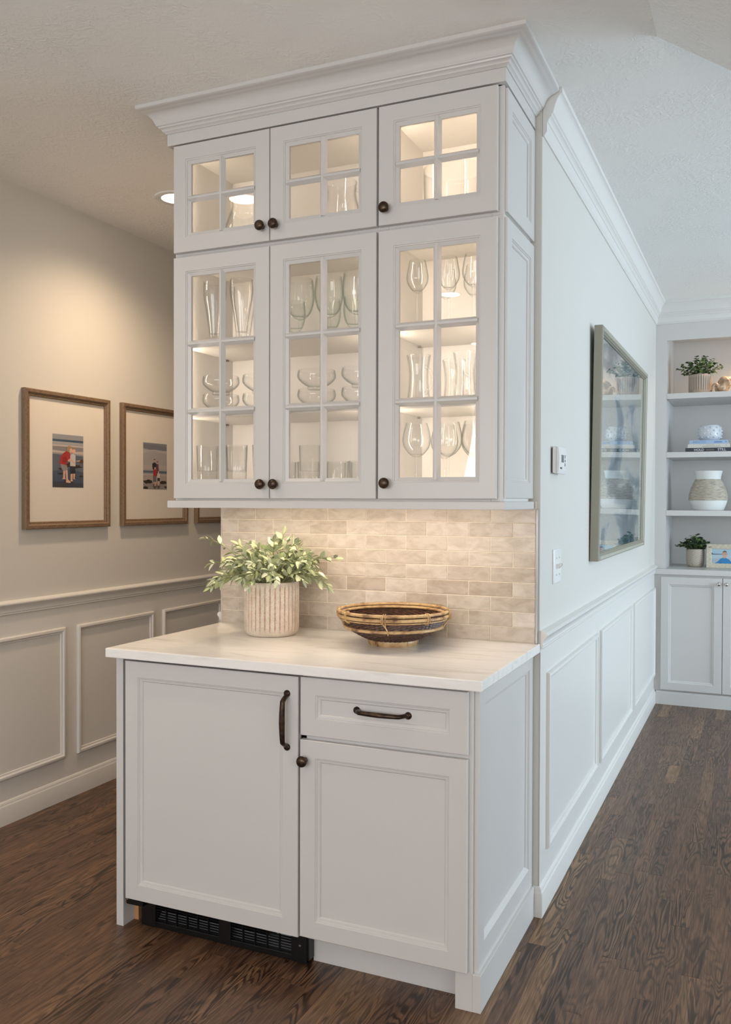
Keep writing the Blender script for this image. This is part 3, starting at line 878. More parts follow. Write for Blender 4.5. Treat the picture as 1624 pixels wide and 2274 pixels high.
PC = Vector((-0.919, -0.193, 0.9142))
pl = thing('potted_plant', 'leafy sage-green plant in a ribbed speckled off-white pot on the counter', 'plant', PC)
fluted_pot(pl, 0.0975, 0.190, 34)
rnd = random.Random(21); stems = []; leaves = []
azs = []
NST = 58
for k in range(NST):
    az = 2*math.pi*(k*0.618034) + rnd.uniform(-0.15, 0.15)
    spread = math.sqrt((k+0.5)/NST)
    azs.append((az, spread))
extra = [(math.radians(188), 1.0, 0.262, 0.148), (math.radians(8), 1.0, 0.240, 0.085), (math.radians(75), 0.35, 0.06, 0.165), (math.radians(200), 0.8, 0.215, 0.06)]
for az, spread, *ov in [(a, s_) for a, s_ in azs] + extra:
    rho = 0.035 + 0.185*spread + rnd.uniform(-0.02, 0.02)
    hz = 0.150*(1-1.12*spread**1.8) + rnd.uniform(-0.02, 0.02)
    if ov: rho, hz = ov
    dy = math.sin(az)
    if dy > 0: rho = min(rho, 0.155/max(dy, 0.05))
    base = Vector((0.045*spread*math.cos(az), 0.045*spread*math.sin(az), 0.165))
    tip = Vector((rho*math.cos(az), rho*math.sin(az), 0.19+hz))
    mid = base.lerp(tip, 0.5) + Vector((0, 0, 0.05*(0.5+spread)))
    pts = [base*(1-t)**2 + mid*2*t*(1-t) + tip*t*t for t in [i/9 for i in range(10)]]
    stems.append(pts)
    npair = 6 if spread > 0.35 or ov else 5
    for q in range(npair):
        t = 0.36 + 0.60*q/(npair-1); i = min(int(t*9), 8); P = pts[i].lerp(pts[i+1], t*9-i); D = (pts[i+1]-pts[i]).normalized()
        side = D.cross(Vector((0, 0, 1)))
        if side.length < 0.1: side = Vector((1, 0, 0))
        side.normalize(); upv = side.cross(D); rot = q*math.pi/2*0.9 + rnd.uniform(-0.4, 0.4)
        for sg in (-1, 1):
            dv = (side*math.cos(rot) + upv*math.sin(rot))*sg
            ld = (D*0.75 + dv*0.8 + Vector((0, 0, rnd.uniform(-0.15, 0.2)))).normalized()
            leaves.append((P, ld, rnd.uniform(0.72, 1.12)*(1.0-0.25*(q == npair-1)), rnd.random(), t*spread + (P.y < 0)*0.3))
    D = (pts[-1]-pts[-2]).normalized(); leaves.append((pts[-1], D, 0.8, rnd.random(), 2))
sm = MB()
for pts in stems: sm.tube(pts, [0.0019-0.001*i/9 for i in range(10)], 5)
fol = obj('stems', sm, M['stem'], pl, local=True)
lmeshes = []
for k, (L, W, b) in enumerate(((0.042, 0.0195, 0.2), (0.039, 0.0180, 0.45), (0.036, 0.0190, -0.1))):
    lmeshes.append(obj('leaf', leaf_mesh('leaf', L, W, M['leaf'], 0.3, b), M['leaf'], fol, local=True, smooth=60, normals=False))


def leaf_matrix(P, d, sc, rr):
    d = d.normalized(); upv = Vector((0, 0, 1)) + Vector((math.cos(rr*40), math.sin(rr*40), 0))*0.55
    x = d.cross(upv).normalized(); z = x.cross(d)
    return Matrix(((x.x*sc, d.x*sc, z.x*sc, P.x), (x.y*sc, d.y*sc, z.y*sc, P.y), (x.z*sc, d.z*sc, z.z*sc, P.z), (0, 0, 0, 1)))


leaves.sort(key=lambda a: -a[4]); used = set(); extra_leaf = MB()
for k, (P, d, sc, rr, _) in enumerate(leaves):
    if PC.y + P.y + d.y*0.036 > -0.016: continue
    j = k % 3; mx = leaf_matrix(P, d, sc, rr)
    if k < 285:
        if j in used: o = lmeshes[j].copy(); COL.objects.link(o); o.parent = fol
        else: o = lmeshes[j]; used.add(j)
        o.matrix_local = mx
    else:
        vs = [mx @ v.co for v in lmeshes[j].data.vertices]
        extra_leaf.add(vs, [tuple(p.vertices) for p in lmeshes[j].data.polygons])
if extra_leaf.v: obj('inner_leaves', extra_leaf, M['leaf'], fol, local=True, smooth=60, normals=False, kind='stuff')

# ------------------------------------------------------------------ woven basket bowl
M['cane'] = mat('varnished_cane', (184, 140, 84), 0.38); n = NT(M['cane']); oc = n.objc()
n.color(n.ramp(n.noise(oc, 26, 3, 0.6), [(0.30, lin((100, 72, 50))), (0.42, lin((172, 134, 90))), (0.60, lin((206, 172, 122))), (0.80, lin((158, 118, 76)))]))
M['weave'] = mat('dark_woven_wicker', (72, 48, 38), 0.5); n = NT(M['weave']); oc = n.objc()
n.color(n.ramp(n.noise(oc, 70, 2, 0.6), [(0.3, lin((48, 31, 26))), (0.6, lin((92, 64, 50))), (0.85, lin((120, 88, 66)))]))
BC = Vector((-0.446, -0.206, 0.9142))
bw = thing('woven_basket', 'shallow dark woven wicker bowl with pale cane rims on the counter', 'basket', BC)
wp = [(0.078, 0.016), (0.098, 0.024), (0.125, 0.038), (0.148, 0.052), (0.158, 0.062), (0.166, 0.078), (0.174, 0.094), (0.178, 0.106)]
wp = bowl_part(wp, 4); seg = 132
outer = MB(); rows = len(wp)
vs = []; fs = []
for j, (r, z) in enumerate(wp):
    for i in range(seg):
        t = 2*math.pi*i/seg; b = 0.0016*(1 if ((i//2)+j) % 2 else -1)
        vs.append(((r+b)*math.cos(t), (r+b)*math.sin(t), z-b*0.5))
for j in range(rows-1):
    for i in range(seg):
        a, c = j*seg+i, j*seg+(i+1) % seg; fs.append((a, c, c+seg, a+seg))
vi = len(vs)
for j, (r, z) in enumerate(wp):
    for i in range(seg):
        t = 2*math.pi*i/seg; b = 0.0016*(1 if ((i//2)+j) % 2 else -1)
        vs.append(((r-0.004-b)*math.cos(t), (r-0.004-b)*math.sin(t), z+0.002+b*0.5))
for j in range(rows-1):
    for i in range(seg):
        a, c = vi+j*seg+i, vi+j*seg+(i+1) % seg; fs.append((a, a+seg, c+seg, c))
outer.add(vs, fs)
obj('woven_body', outer, M['weave'], bw, local=True, normals=False)
fl = MB(); nr = 12; vs = [(0, 0, 0.0165)]; fs = []
for j in range(1, nr+1):
    for i in range(66):
        t = 2*math.pi*i/66; vs.append((0.080*j/nr*math.cos(t), 0.080*j/nr*math.sin(t), 0.0165+0.0012*(1 if (i+j) % 2 else -1)))
for i in range(66): fs.append((0, 1+i, 1+(i+1) % 66))
for j in range(nr-1):
    for i in range(66):
        a, c = 1+j*66+i, 1+j*66+(i+1) % 66; fs.append((a, c, c+66, a+66))
fl.add(vs, fs); obj('woven_base', fl, M['weave'], bw, local=True, normals=False)


def cane_ring(name, R, z, r, seed, squash=1.0):
    rr = random.Random(seed); nd = 11; pts = []; rad = []
    for i in range(110):
        t = 2*math.pi*i/110; ph = (i/110*nd) % 1.0; e = min(ph, 1-ph)
        pts.append((R*math.cos(t), R*math.sin(t), z)); rad.append(r*(1.0 + (0.14 if e < 0.06 else 0)))
    return obj(name, MB().tube(pts, rad, 10, closed=True, flat=squash), M['cane'], bw, local=True, smooth=60)


cane_ring('rim', 0.1815, 0.1125, 0.0054, 1)
cane_ring('inner_rim', 0.1705, 0.1035, 0.0046, 2)
cane_ring('outer_band', 0.1825, 0.0985, 0.0056, 3)
cane_ring('thin_band', 0.1790, 0.0885, 0.0022, 5)
cane_ring('middle_band', 0.1605, 0.0600, 0.0056, 4)
obj('foot_ring', MB().lathe([(0.072, 0.0), (0.080, 0.0), (0.0825, 0.006), (0.083, 0.014), (0.081, 0.020), (0.072, 0.020)], 64, loop=True), M['cane'], bw, local=True, smooth=50)
for k in range(8):
    t = 2*math.pi*(k+0.3)/8; c, s_ = math.cos(t), math.sin(t)
    pts = [(R*c, R*s_, z) for R, z in ((0.1765, 0.119), (0.186, 0.119), (0.192, 0.106), (0.1905, 0.090), (0.178, 0.082), (0.172, 0.092))]
    for dt in (-0.018, 0.018):
        q = [(p[0]*math.cos(dt)-p[1]*math.sin(dt), p[0]*math.sin(dt)+p[1]*math.cos(dt), p[2]) for p in pts]
        obj('cane_tie', MB().tube(q, 0.0016, 6), M['cane'], bw, local=True, smooth=60)
for k in range(4):
    t = 2*math.pi*(k+0.12)/4
    obj('cane_strut', MB().tube([(R*math.cos(t+dt), R*math.sin(t+dt), z) for R, z, dt in ((0.188, 0.112, 0), (0.190, 0.095, 0.0), (0.178, 0.078, 0.06), (0.1675, 0.062, 0.10), (0.164, 0.052, 0.10), (0.152, 0.052, 0.10))], 0.0024, 6),
        M['cane'], bw, local=True, smooth=60)
for k in range(9):
    t = 2*math.pi*(k+0.2)/9; c, s_ = math.cos(t), math.sin(t)
    obj('foot_tie', MB().tube([(0.0825*c, 0.0825*s_, 0.0025), (0.0845*c, 0.0845*s_, 0.010), (0.0835*c, 0.0835*s_, 0.021), (0.078*c, 0.078*s_, 0.022)], 0.0014, 6), M['cane'], bw, local=True)

# ------------------------------------------------------------------ framed pictures
pm_cache = {}


def paint(c, rough=0.45):
    if c not in pm_cache: pm_cache[c] = mat('print_colour', c, rough)
    return pm_cache[c]


def blob(cx, cy, rx, ry, k=14, wob=0.0, seed=0):
    r_ = random.Random(seed)
    return [(cx+rx*math.cos(2*math.pi*i/k)*(1+r_.uniform(-wob, wob)), cy+ry*math.sin(2*math.pi*i/k)*(1+r_.uniform(-wob, wob))) for i in range(k)]


def print_part(name, parent, O, u, v, nn, wd, ht, polys, step=0.00012):
    O, u, v, nn = Vector(O), Vector(u), Vector(v), Vector(nn); mats = []; mb = MB()
    for i, (c, pts) in enumerate(polys):
        mm = paint(c)
        if mm not in mats: mats.append(mm)
        mb.poly([O + u*(min(max(a, 0), 1)*wd) + v*(min(max(b, 0), 1)*ht) + nn*(i*step) for a, b in pts], mats.index(mm))
    return obj(name, mb, mats, parent, normals=False)


def rect(a, b, c, d): return [(a, b), (c, b), (c, d), (a, d)]


boys = [((122, 134, 146), rect(0, 0, 1, 1)), ((158, 160, 166), rect(0, 0.91, 1, 1)), ((70, 88, 112), rect(0, 0.865, 1, 0.905)), ((170, 168, 170), rect(0, 0.80, 1, 0.865)),
        ((205, 190, 178), rect(0, 0.775, 1, 0.80)), ((142, 138, 142), rect(0, 0.69, 1, 0.775)), ((196, 184, 178), [(0, 0.64), (1, 0.60), (1, 0.70), (0.5, 0.68), (0, 0.70)]),
        ((150, 150, 158), [(0, 0.615), (1, 0.60), (1, 0.64), (0, 0.655)]), ((96, 106, 122), [(0, 0), (1, 0), (1, 0.61), (0, 0.625)]), ((70, 84, 106), [(0, 0), (1, 0), (1, 0.30), (0.4, 0.36), (0, 0.30)]),
        ((58, 66, 84), [(0, 0), (1, 0), (1, 0.08), (0, 0.12)]),
        ((56, 44, 38), blob(0.55, 0.43, 0.16, 0.045, 12, 0.3, 1)), ((52, 42, 36), blob(0.80, 0.40, 0.14, 0.035, 12, 0.35, 2)), ((96, 60, 48), blob(0.95, 0.51, 0.09, 0.035, 12, 0.3, 3)),
        ((54, 48, 46), blob(0.25, 0.35, 0.07, 0.02, 10, 0.3, 4)), ((54, 48, 46), blob(0.24, 0.255, 0.08, 0.018, 10, 0.3, 5)), ((60, 56, 58), blob(0.93, 0.22, 0.08, 0.018, 10, 0.3, 6)),
        ((70, 58, 50), blob(0.2, 0.025, 0.2, 0.02, 10, 0.3, 7)), ((64, 60, 66), blob(0.4, 0.07, 0.07, 0.09, 10, 0.1, 8)), ((60, 60, 70), blob(0.6, 0.09, 0.08, 0.05, 10, 0.1, 9)),
        # taller child in a red shirt, leaning
        ((214, 172, 150), [(0.33, 0.40), (0.41, 0.40), (0.39, 0.18), (0.42, 0.155), (0.30, 0.155), (0.33, 0.19)]), ((222, 180, 158), [(0.40, 0.40), (0.47, 0.38), (0.48, 0.16), (0.58, 0.10), (0.55, 0.085), (0.42, 0.095), (0.43, 0.16)]),
        ((150, 142, 140), [(0.23, 0.45), (0.45, 0.42), (0.48, 0.33), (0.36, 0.31), (0.29, 0.34)]),
        ((176, 48, 52), [(0.20, 0.47), (0.24, 0.57), (0.33, 0.65), (0.44, 0.69), (0.55, 0.66), (0.56, 0.56), (0.47, 0.52), (0.44, 0.43), (0.24, 0.44)]),
        ((150, 38, 44), [(0.30, 0.56), (0.42, 0.60), (0.46, 0.52), (0.40, 0.46), (0.30, 0.47)]),
        ((218, 172, 148), [(0.47, 0.52), (0.60, 0.575), (0.64, 0.56), (0.60, 0.53), (0.52, 0.485)]),
        # smaller child in a pale shirt
        ((220, 176, 152), [(0.57, 0.28), (0.64, 0.28), (0.63, 0.14), (0.66, 0.12), (0.56, 0.115), (0.57, 0.14)]), ((220, 176, 152), [(0.65, 0.28), (0.72, 0.28), (0.70, 0.17), (0.74, 0.155), (0.66, 0.16)]),
        ((44, 46, 60), [(0.55, 0.41), (0.72, 0.40), (0.73, 0.27), (0.56, 0.26)]),
        ((206, 202, 200), [(0.56, 0.62), (0.66, 0.65), (0.73, 0.62), (0.73, 0.41), (0.55, 0.41)]), ((222, 180, 158), [(0.56, 0.53), (0.60, 0.55), (0.71, 0.47), (0.69, 0.44)]),
        ((222, 180, 156), [(0.75, 0.515), (0.88, 0.53), (0.88, 0.51), (0.75, 0.50)]),
        ((228, 186, 164), blob(0.675, 0.70, 0.055, 0.052)), ((176, 142, 112), [(0.62, 0.71), (0.63, 0.755), (0.69, 0.765), (0.735, 0.73), (0.72, 0.73), (0.66, 0.735)]),
        ((224, 184, 160), blob(0.575, 0.71, 0.055, 0.05)), ((172, 140, 108), [(0.44, 0.70), (0.45, 0.77), (0.51, 0.795), (0.58, 0.785), (0.60, 0.75), (0.55, 0.74), (0.53, 0.68), (0.47, 0.675)])]
family = [((176, 172, 174), rect(0, 0, 1, 1)), ((140, 142, 152), rect(0, 0.93, 1, 1)), ((128, 130, 140), [(0, 0.88), (0.5, 0.82), (1, 0.86), (1, 0.94), (0, 0.97)]), ((188, 184, 186), [(0, 0.76), (0.4, 0.83), (1, 0.78), (1, 0.84), (0.5, 0.86), (0, 0.84)]),
          ((190, 178, 174), rect(0, 0.44, 1, 0.52)), ((92, 106, 124), rect(0, 0.36, 1, 0.40)), ((120, 128, 140), rect(0, 0.34, 1, 0.365)), ((182, 176, 176), rect(0, 0.30, 1, 0.34)), ((176, 162, 158), rect(0, 0.12, 1, 0.30)), ((150, 142, 142), rect(0, 0, 1, 0.12)),
          ((50, 46, 46), blob(0.20, 0.16, 0.19, 0.045, 12, 0.25, 1)), ((50, 46, 46), blob(0.86, 0.15, 0.16, 0.04, 12, 0.25, 2)), ((48, 44, 44), blob(0.1, 0.03, 0.11, 0.03, 10, 0.2, 3)), ((52, 48, 48), blob(0.95, 0.05, 0.07, 0.02, 10, 0.2, 4)),
          ((96, 84, 88), blob(0.48, 0.07, 0.08, 0.06)), ((90, 84, 88), blob(0.64, 0.06, 0.06, 0.05)),
          ((110, 100, 100), rect(0.41, 0.16, 0.54, 0.46)), ((42, 44, 56), [(0.37, 0.55), (0.42, 0.58), (0.50, 0.58), (0.55, 0.55), (0.54, 0.44), (0.38, 0.44)]), ((214, 172, 150), blob(0.465, 0.625, 0.035, 0.032)), ((70, 54, 46), [(0.43, 0.63), (0.44, 0.66), (0.49, 0.66), (0.50, 0.63), (0.465, 0.645)]),
          ((112, 70, 78), [(0.55, 0.55), (0.63, 0.55), (0.66, 0.30), (0.54, 0.30)]), ((218, 176, 152), blob(0.59, 0.585, 0.03, 0.028)), ((92, 60, 46), [(0.555, 0.58), (0.57, 0.615), (0.61, 0.615), (0.625, 0.56), (0.60, 0.595)]),
          ((120, 112, 116), rect(0.44, 0.16, 0.54, 0.30)), ((186, 50, 54), [(0.42, 0.43), (0.54, 0.43), (0.55, 0.29), (0.42, 0.29)]), ((220, 178, 154), blob(0.485, 0.455, 0.03, 0.027)), ((220, 178, 156), rect(0.46, 0.07, 0.52, 0.16)),
          ((50, 52, 66), rect(0.59, 0.18, 0.69, 0.26)), ((212, 206, 202), [(0.58, 0.35), (0.68, 0.35), (0.69, 0.25), (0.58, 0.25)]), ((220, 178, 154), blob(0.63, 0.375, 0.027, 0.025)), ((220, 178, 156), rect(0.61, 0.08, 0.66, 0.18))]
harbour = [((160, 172, 184), rect(0, 0, 1, 1)), ((196, 200, 204), rect(0, 0.6, 1, 1)), ((90, 110, 130), rect(0, 0.45, 1, 0.55)), ((190, 176, 160), rect(0, 0, 1, 0.3)), ((70, 70, 78), rect(0.4, 0.2, 0.55, 0.5))]

M['oak'] = mat('weathered_brown_oak', (120, 92, 68), 0.5); n = NT(M['oak']); p = n.pos()
n.color(n.ramp(n.noise(n.vmul(p, (60, 14, 14)), 6, 3, 0.6), [(0.3, lin((100, 80, 62))), (0.55, lin((128, 105, 83))), (0.8, lin((112, 90, 70)))]))
M['mat'] = mat('cream_mat_board', (236, 228, 218), 0.8)
for y0, polys, lab in ((-0.014, boys, 'brown wooden picture frame with a beach photo of two children, one in red'),
                       (0.633, family, 'brown wooden picture frame with a beach photo of a family of four'),
                       (1.273, harbour, 'brown wooden picture frame partly hidden behind the tiled wall end')):
    f = thing('picture_frame', lab, 'picture', (XL, y0+0.277, 1.26))
    yw, zz, hh = 0.554, 1.260, 0.620; u_, v_, n_ = (0, 1, 0), (0, 0, 1), (1, 0, 0)
    obj('frame', MB().rings((XL, y0, zz), u_, v_, n_, yw, hh, [(0, 0.001), (0, 0.022), (0.003, 0.025), (0.016, 0.025), (0.020, 0.020), (0.024, 0.018), (0.030, 0.018), (0.033, 0.014), (0.033, 0.001)], loop=True), M['oak'], f, smooth=25)
    obj('mat_board', MB().box(XL+0.002, XL+0.0085, y0+0.031, y0+yw-0.031, zz+0.031, zz+hh-0.031), M['mat'], f)
    obj('mat_bevel', MB().rings((XL+0.0085, y0+0.1745, zz+0.1855), u_, v_, n_, 0.205, 0.2485, [(0, 0.0002), (0.003, 0.0002), (0.003, -0.0006), (0, -0.0006)], loop=True), M['trim'], f)
    print_part('print', f, (XL+0.0088, y0+0.177, zz+0.188), u_, v_, n_, 0.200, 0.243, polys, 0.00006)
    obj('glass', MB().box(XL+0.0125, XL+0.0140, y0+0.032, y0+yw-0.032, zz+0.032, zz+hh-0.032), M['picglass'], f)

# ------------------------------------------------------------------ framed chart on the partition wall
M['champagne'] = mat('champagne_silver_frame', (150, 146, 132), 0.5, 0.3); n = NT(M['champagne'])
n.bump(n.noise(n.vmul(n.pos(), (1, 260, 10)), 1.0, 1), 0.25, 0.001)
M['chart'] = mat('blue_grey_chart_print', (205, 212, 210), 0.6); n = NT(M['chart']); p = n.pos()
q = n.vmul(p, (1, 0.42, 1))
land = n.noise(q, 3.0, 5, 0.6, 0.9)
deep = n.noise(n.vmul(p, (1, 0.5, 1)), 6.5, 5, 0.62, 1.6)
cc = n.ramp(land, [(0.38, lin((92, 122, 140))), (0.45, lin((156, 178, 188))), (0.49, lin((230, 232, 226))), (0.60, lin((236, 230, 216))), (0.70, lin((226, 214, 196)))])
ln = n.ramp(n.math('SINE', n.math('MULTIPLY', deep, 120.0)), [(0.55, (1, 1, 1)), (0.95, lin((196, 204, 208)))])
n.color(n.mix(1.0, cc, ln, 'MULTIPLY'))
lean = 0.014; vv = Vector((lean, 0, 1)).normalized(); nv = Vector((1, 0, -lean)).normalized()
y0, z0, wd, ht = 0.908, 1.134, 1.615, 1.005
ch = thing('framed_chart', 'large champagne-framed blue-grey nautical chart leaning from the pale wall', 'picture', (0, y0+wd/2, z0))
O = Vector((0.0035, y0, z0))
obj('frame', MB().rings(O, (0, 1, 0), vv, nv, wd, ht, [(0, 0.0), (0, 0.033), (0.002, 0.036), (0.022, 0.036), (0.024, 0.033), (0.029, 0.030), (0.031, 0.024), (0.034, 0.022), (0.034, 0)], loop=True), M['champagne'], ch, smooth=25)
fl = MB()
for k in range(54):
    b = 0.06 + (wd-0.12)*k/53
    for tt in (0.004, ht-0.020):
        Q = O + Vector((0, 1, 0))*b + vv*tt + nv*0.0355
        fl.add([Q, Q+Vector((0, 0.010, 0)), Q+Vector((0, 0.010, 0))+vv*0.016, Q+vv*0.016, Q+Vector((0, 0.005, 0))+vv*0.003+nv*0.003, Q+Vector((0, 0.005, 0))+vv*0.013+nv*0.003],
               [(0, 1, 4), (1, 2, 5, 4), (2, 3, 5), (3, 0, 4, 5)])
obj('fluting', fl, M['champagne'], ch, kind='stuff')
obj('chart', MB().rings(O, (0, 1, 0), vv, nv, wd, ht, [(0.032, 0.008), (0.032, 0.0145)], first=True, last=True), M['chart'], ch)
pls = [((222, 222, 216), rect(0.0, 0.03, 0.10, 0.36))]
for k in range(9): pls.append(((120, 132, 140), rect(0.012, 0.285-0.012*k, 0.088, 0.289-0.012*k)))
for k in range(5): pls.append(((120, 132, 140), rect(0.035, 0.14-0.02*k, 0.075, 0.144-0.02*k)))
for k in range(46): pls.append(((126, 138, 146), rect(0.972, 0.05+0.0195*k, 0.992, 0.055+0.0195*k)))
Q = O + Vector((0, 0.036, 0)) + vv*0.036 + nv*0.0149
print_part('printed_border', ch, Q, (0, 1, 0), vv, nv, wd-0.072, ht-0.072, pls, 0.00001)
obj('glass', MB().rings(O, (0, 1, 0), vv, nv, wd, ht, [(0.032, 0.0185), (0.032, 0.0200)], first=True, last=True), M['picglass'], ch)

# ------------------------------------------------------------------ thermostat and switch
M['greyplastic'] = mat('grey_lcd', (112, 124, 126), 0.25); M['darkbtn'] = mat('dark_grey_button', (70, 76, 80), 0.5)
th = thing('thermostat', 'small white digital thermostat with grey screen on the pale wall', 'thermostat', (0, 0.21, 1.485))
ya, yb_ = 0.150, 0.277
obj('back_plate', MB().box(0.0005, 0.006, ya+0.006, yb_-0.006, 1.492, 1.577), M['darkbtn'], th)


def slab_y(prof, a, b):
    k = len(prof); vs = [(x, a, z) for x, z in prof] + [(x, b, z) for x, z in prof]
    return MB().add(vs, [tuple(range(k)), tuple(range(k, 2*k))] + [(i, (i+1) % k, k+(i+1) % k, k+i) for i in range(k)])


obj('base', slab_y([(0.0055, 1.490), (0.0055, 1.579), (0.018, 1.582), (0.018, 1.486)], ya, yb_), M['white_plastic'], th, bev=0.0015)
obj('cover', slab_y([(0.0185, 1.4865), (0.0185, 1.5815), (0.0255, 1.5805), (0.0288, 1.565), (0.0302, 1.545), (0.0300, 1.520), (0.0280, 1.500), (0.0245, 1.4865)], ya, yb_), M['white_plastic'], th, bev=0.0015)
obj('screen', MB().box(0.0295, 0.0308, 0.183, 0.222, 1.527, 1.553).box(0.0306, 0.0310, 0.200, 0.208, 1.529, 1.551), M['greyplastic'], th)
for a, b, c_, d_ in ((0.240, 0.250, 1.542, 1.554), (0.240, 0.252, 1.5295, 1.538), (0.240, 0.250, 1.515, 1.526), (0.166, 0.175, 1.504, 1.509), (0.184, 0.195, 1.503, 1.510)):
    obj('button', MB().box(0.0280, 0.0306 if c_ > 1.512 else 0.0302, a, b, c_, d_), M['darkbtn'], th, bev=0.0006)
sw = thing('light_switch', 'white double toggle light switch plate above the chair rail', 'switch', (0, 0.244, 1.097))
obj('plate', MB().rings((0, 0.182, 1.097), (0, 1, 0), (0, 0, 1), (1, 0, 0), 0.125, 0.122, [(0, 0.0003), (0, 0.004), (0.003, 0.0065), (0.006, 0.007)], last=True), M['white_plastic'], sw, smooth=40)
for yy, dz in ((0.221, 0.008), (0.268, 0.008)):
    obj('toggle', MB().add([(0.0065, yy-0.005, 1.147), (0.0065, yy+0.005, 1.147), (0.0065, yy+0.005, 1.167), (0.0065, yy-0.005, 1.167),
                            (0.022, yy-0.004, 1.160), (0.022, yy+0.004, 1.160), (0.022, yy+0.004, 1.167), (0.022, yy-0.004, 1.167)],
                           [(3, 2, 1, 0), (4, 5, 6, 7), (0, 1, 5, 4), (1, 2, 6, 5), (2, 3, 7, 6), (3, 0, 4, 7)]), M['white_plastic'], sw, bev=0.0008)
    for zz in (1.128, 1.188):
        obj('screw', MB().lathe([(0.003, 0.0), (0.003, 0.0008), (0, 0.001)], 10, (0.0068, yy, zz), 'x'), M['hinge'], sw)

# ------------------------------------------------------------------ built-in bookcase at the far wall
XB = 1.62
cbm = thing('built_in_cabinet', 'long white built-in base cabinet with panelled doors under the bookcase', 'cabinet', (0.8, 3.6, 0))
obj('body', MB().box(0.0005, XB, FY+0.02, 3.999, 0.0, 0.8925), M['cab'], cbm)
obj('face_frame', MB().box(0.0005, XB, FY, FY+0.02, 0.095, 0.8925), M['cab'], cbm)
obj('plinth', MB().sweep([(0.0145, FY+0.004), (XB, FY+0.004)], [(-0.02, 0), (0.012, 0), (0.012, 0.080), (0.008, 0.090), (0, 0.0945), (-0.02, 0.0945)]), M['cab'], cbm)
for k in range(4):
    x0 = 0.046 + k*0.3935
    d = obj('door', slab_door(MB(), (x0, FY-0.020, 0.104), (1, 0, 0), (0, 0, 1), (0, -1, 0), 0.3895, 0.773), M['cab'], cbm, smooth=25)
    knob(d, x0+0.3675 if k % 2 == 0 else x0+0.022, FY-0.020, 0.840, M['nickel'], 0.013)
tag(obj('painted_worktop', MB().box(0.0005, XB, FY-0.026, 3.999, 0.893, 0.930), M['cab'], bev=0.002, loc=(0.8, 3.6, 0.893)), 'white painted top board over the far built-in cabinet', 'countertop')
bk = thing('built_in_bookcase', 'white built-in bookcase with three shelves against the far wall', 'bookcase', (0.8, 3.6, 0.93))
obj('face_frame', MB().box(0.0, 0.072, FY, FY+0.02, 0.9305, H).box(0.072, XB-0.07, FY, FY+0.02, 2.487, H).box(XB-0.07, XB, FY, FY+0.02, 0.9305, H), M['cab'], bk)
obj('back_panel', MB().box(0.001, XB, 3.980, 3.999, 0.9305, H), M['cab'], bk)
obj('side_panel', MB().box(0.001, 0.071, FY+0.02, 3.979, 0.9305, 2.70), M['cab'], bk)
obj('side_panel', MB().box(XB-0.069, XB, FY+0.02, 3.979, 0.9305, 2.70), M['cab'], bk)
obj('top_panel', MB().box(0.072, XB-0.07, FY+0.02, 3.979, 2.56, 2.58), M['cab'], bk)
SZ = (2.127, 1.727, 1.330)
for z in SZ: obj('shelf', MB().box(0.0725, XB-0.0705, FY+0.004, 3.979, z-0.037, z), M['cab'], bk, bev=0.0012)
obj('shelf_pin', MB().box(0.073, 0.085, FY+0.02, FY+0.028, SZ[0]-0.046, SZ[0]-0.0375), M['hinge'], bk)
pk = thing('puck_light', 'small warm puck light inside the top of the bookcase', 'light', (0.60, 3.57, 2.56))
obj('housing', MB().lathe([(0, 0), (0.035, 0), (0.035, -0.012), (0.028, -0.014), (0, -0.014)], 24, (0.60, 3.57, 2.56)), M['nickel'], pk, smooth=40)
d = bpy.data.lights.new('puck_beam', 'SPOT'); d.energy = 17; d.color = (1, 0.72, 0.48); d.spot_size = math.radians(150); d.spot_blend = 0.8; d.shadow_soft_size = 0.03
o = bpy.data.objects.new('puck_beam', d); COL.objects.link(o); o.parent = pk; o.location = (0, 0, -0.022)

M['dleaf'] = mat('dark_green_leaf', (60, 84, 56), 0.5); n = NT(M['dleaf'])
n.color(n.ramp(n.noise(n.pos(), 45, 1), [(0.35, lin((44, 66, 50))), (0.5, lin((70, 96, 66))), (0.62, lin((104, 132, 62))), (0.75, lin((140, 164, 84)))]))
M['farpot'] = mat('ribbed_taupe_ceramic', (196, 180, 164), 0.7); n = NT(M['farpot']); at = n.n('ShaderNodeAttribute', attribute_name='groove')
n.color(n.mix(at.outputs['Fac'], lin((176, 160, 146)), lin((112, 92, 78))))


def shelf_foliage(parent, zr, spread, height, nst, seed, cap):
    rr = random.Random(seed); st = MB(); lf = MB()
    proto_leaf = leaf_mesh('l', 0.021, 0.017, None, 0.2, 0.2, True)
    for k in range(nst):
        az = 2*math.pi*k*0.618; e = math.sqrt((k+0.5)/nst); tip = Vector((spread*e*math.cos(az), spread*e*math.sin(az)*0.75, zr+height*(1-0.75*e*e)*rr.uniform(0.75, 1.1)))
        base = Vector((0.02*math.cos(az), 0.02*math.sin(az), zr-0.02)); mid = base.lerp(tip, 0.5)+Vector((0, 0, 0.03))
        pts = [base*(1-t)**2+mid*2*t*(1-t)+tip*t*t for t in [i/7 for i in range(8)]]
        st.tube(pts, 0.0012, 4)
        for q in range(2, 8):
            for sg in (-1, 1):
                D = (pts[min(q, 7)]-pts[q-1]).normalized(); s_ = D.cross(Vector((rr.uniform(-.5, .5), rr.uniform(-.5, .5), 1))).normalized()*sg
                mx = leaf_matrix(pts[q], (D*0.5+s_).normalized(), cap*rr.uniform(0.8, 1.15), rr.random())
                lf.add([mx @ v for v in proto_leaf.v], proto_leaf.f)
    s = obj('stems', st, M['stem'], parent, local=True)
    obj('leaves', lf, M['dleaf'], s, local=True, smooth=60, normals=False, kind='stuff')


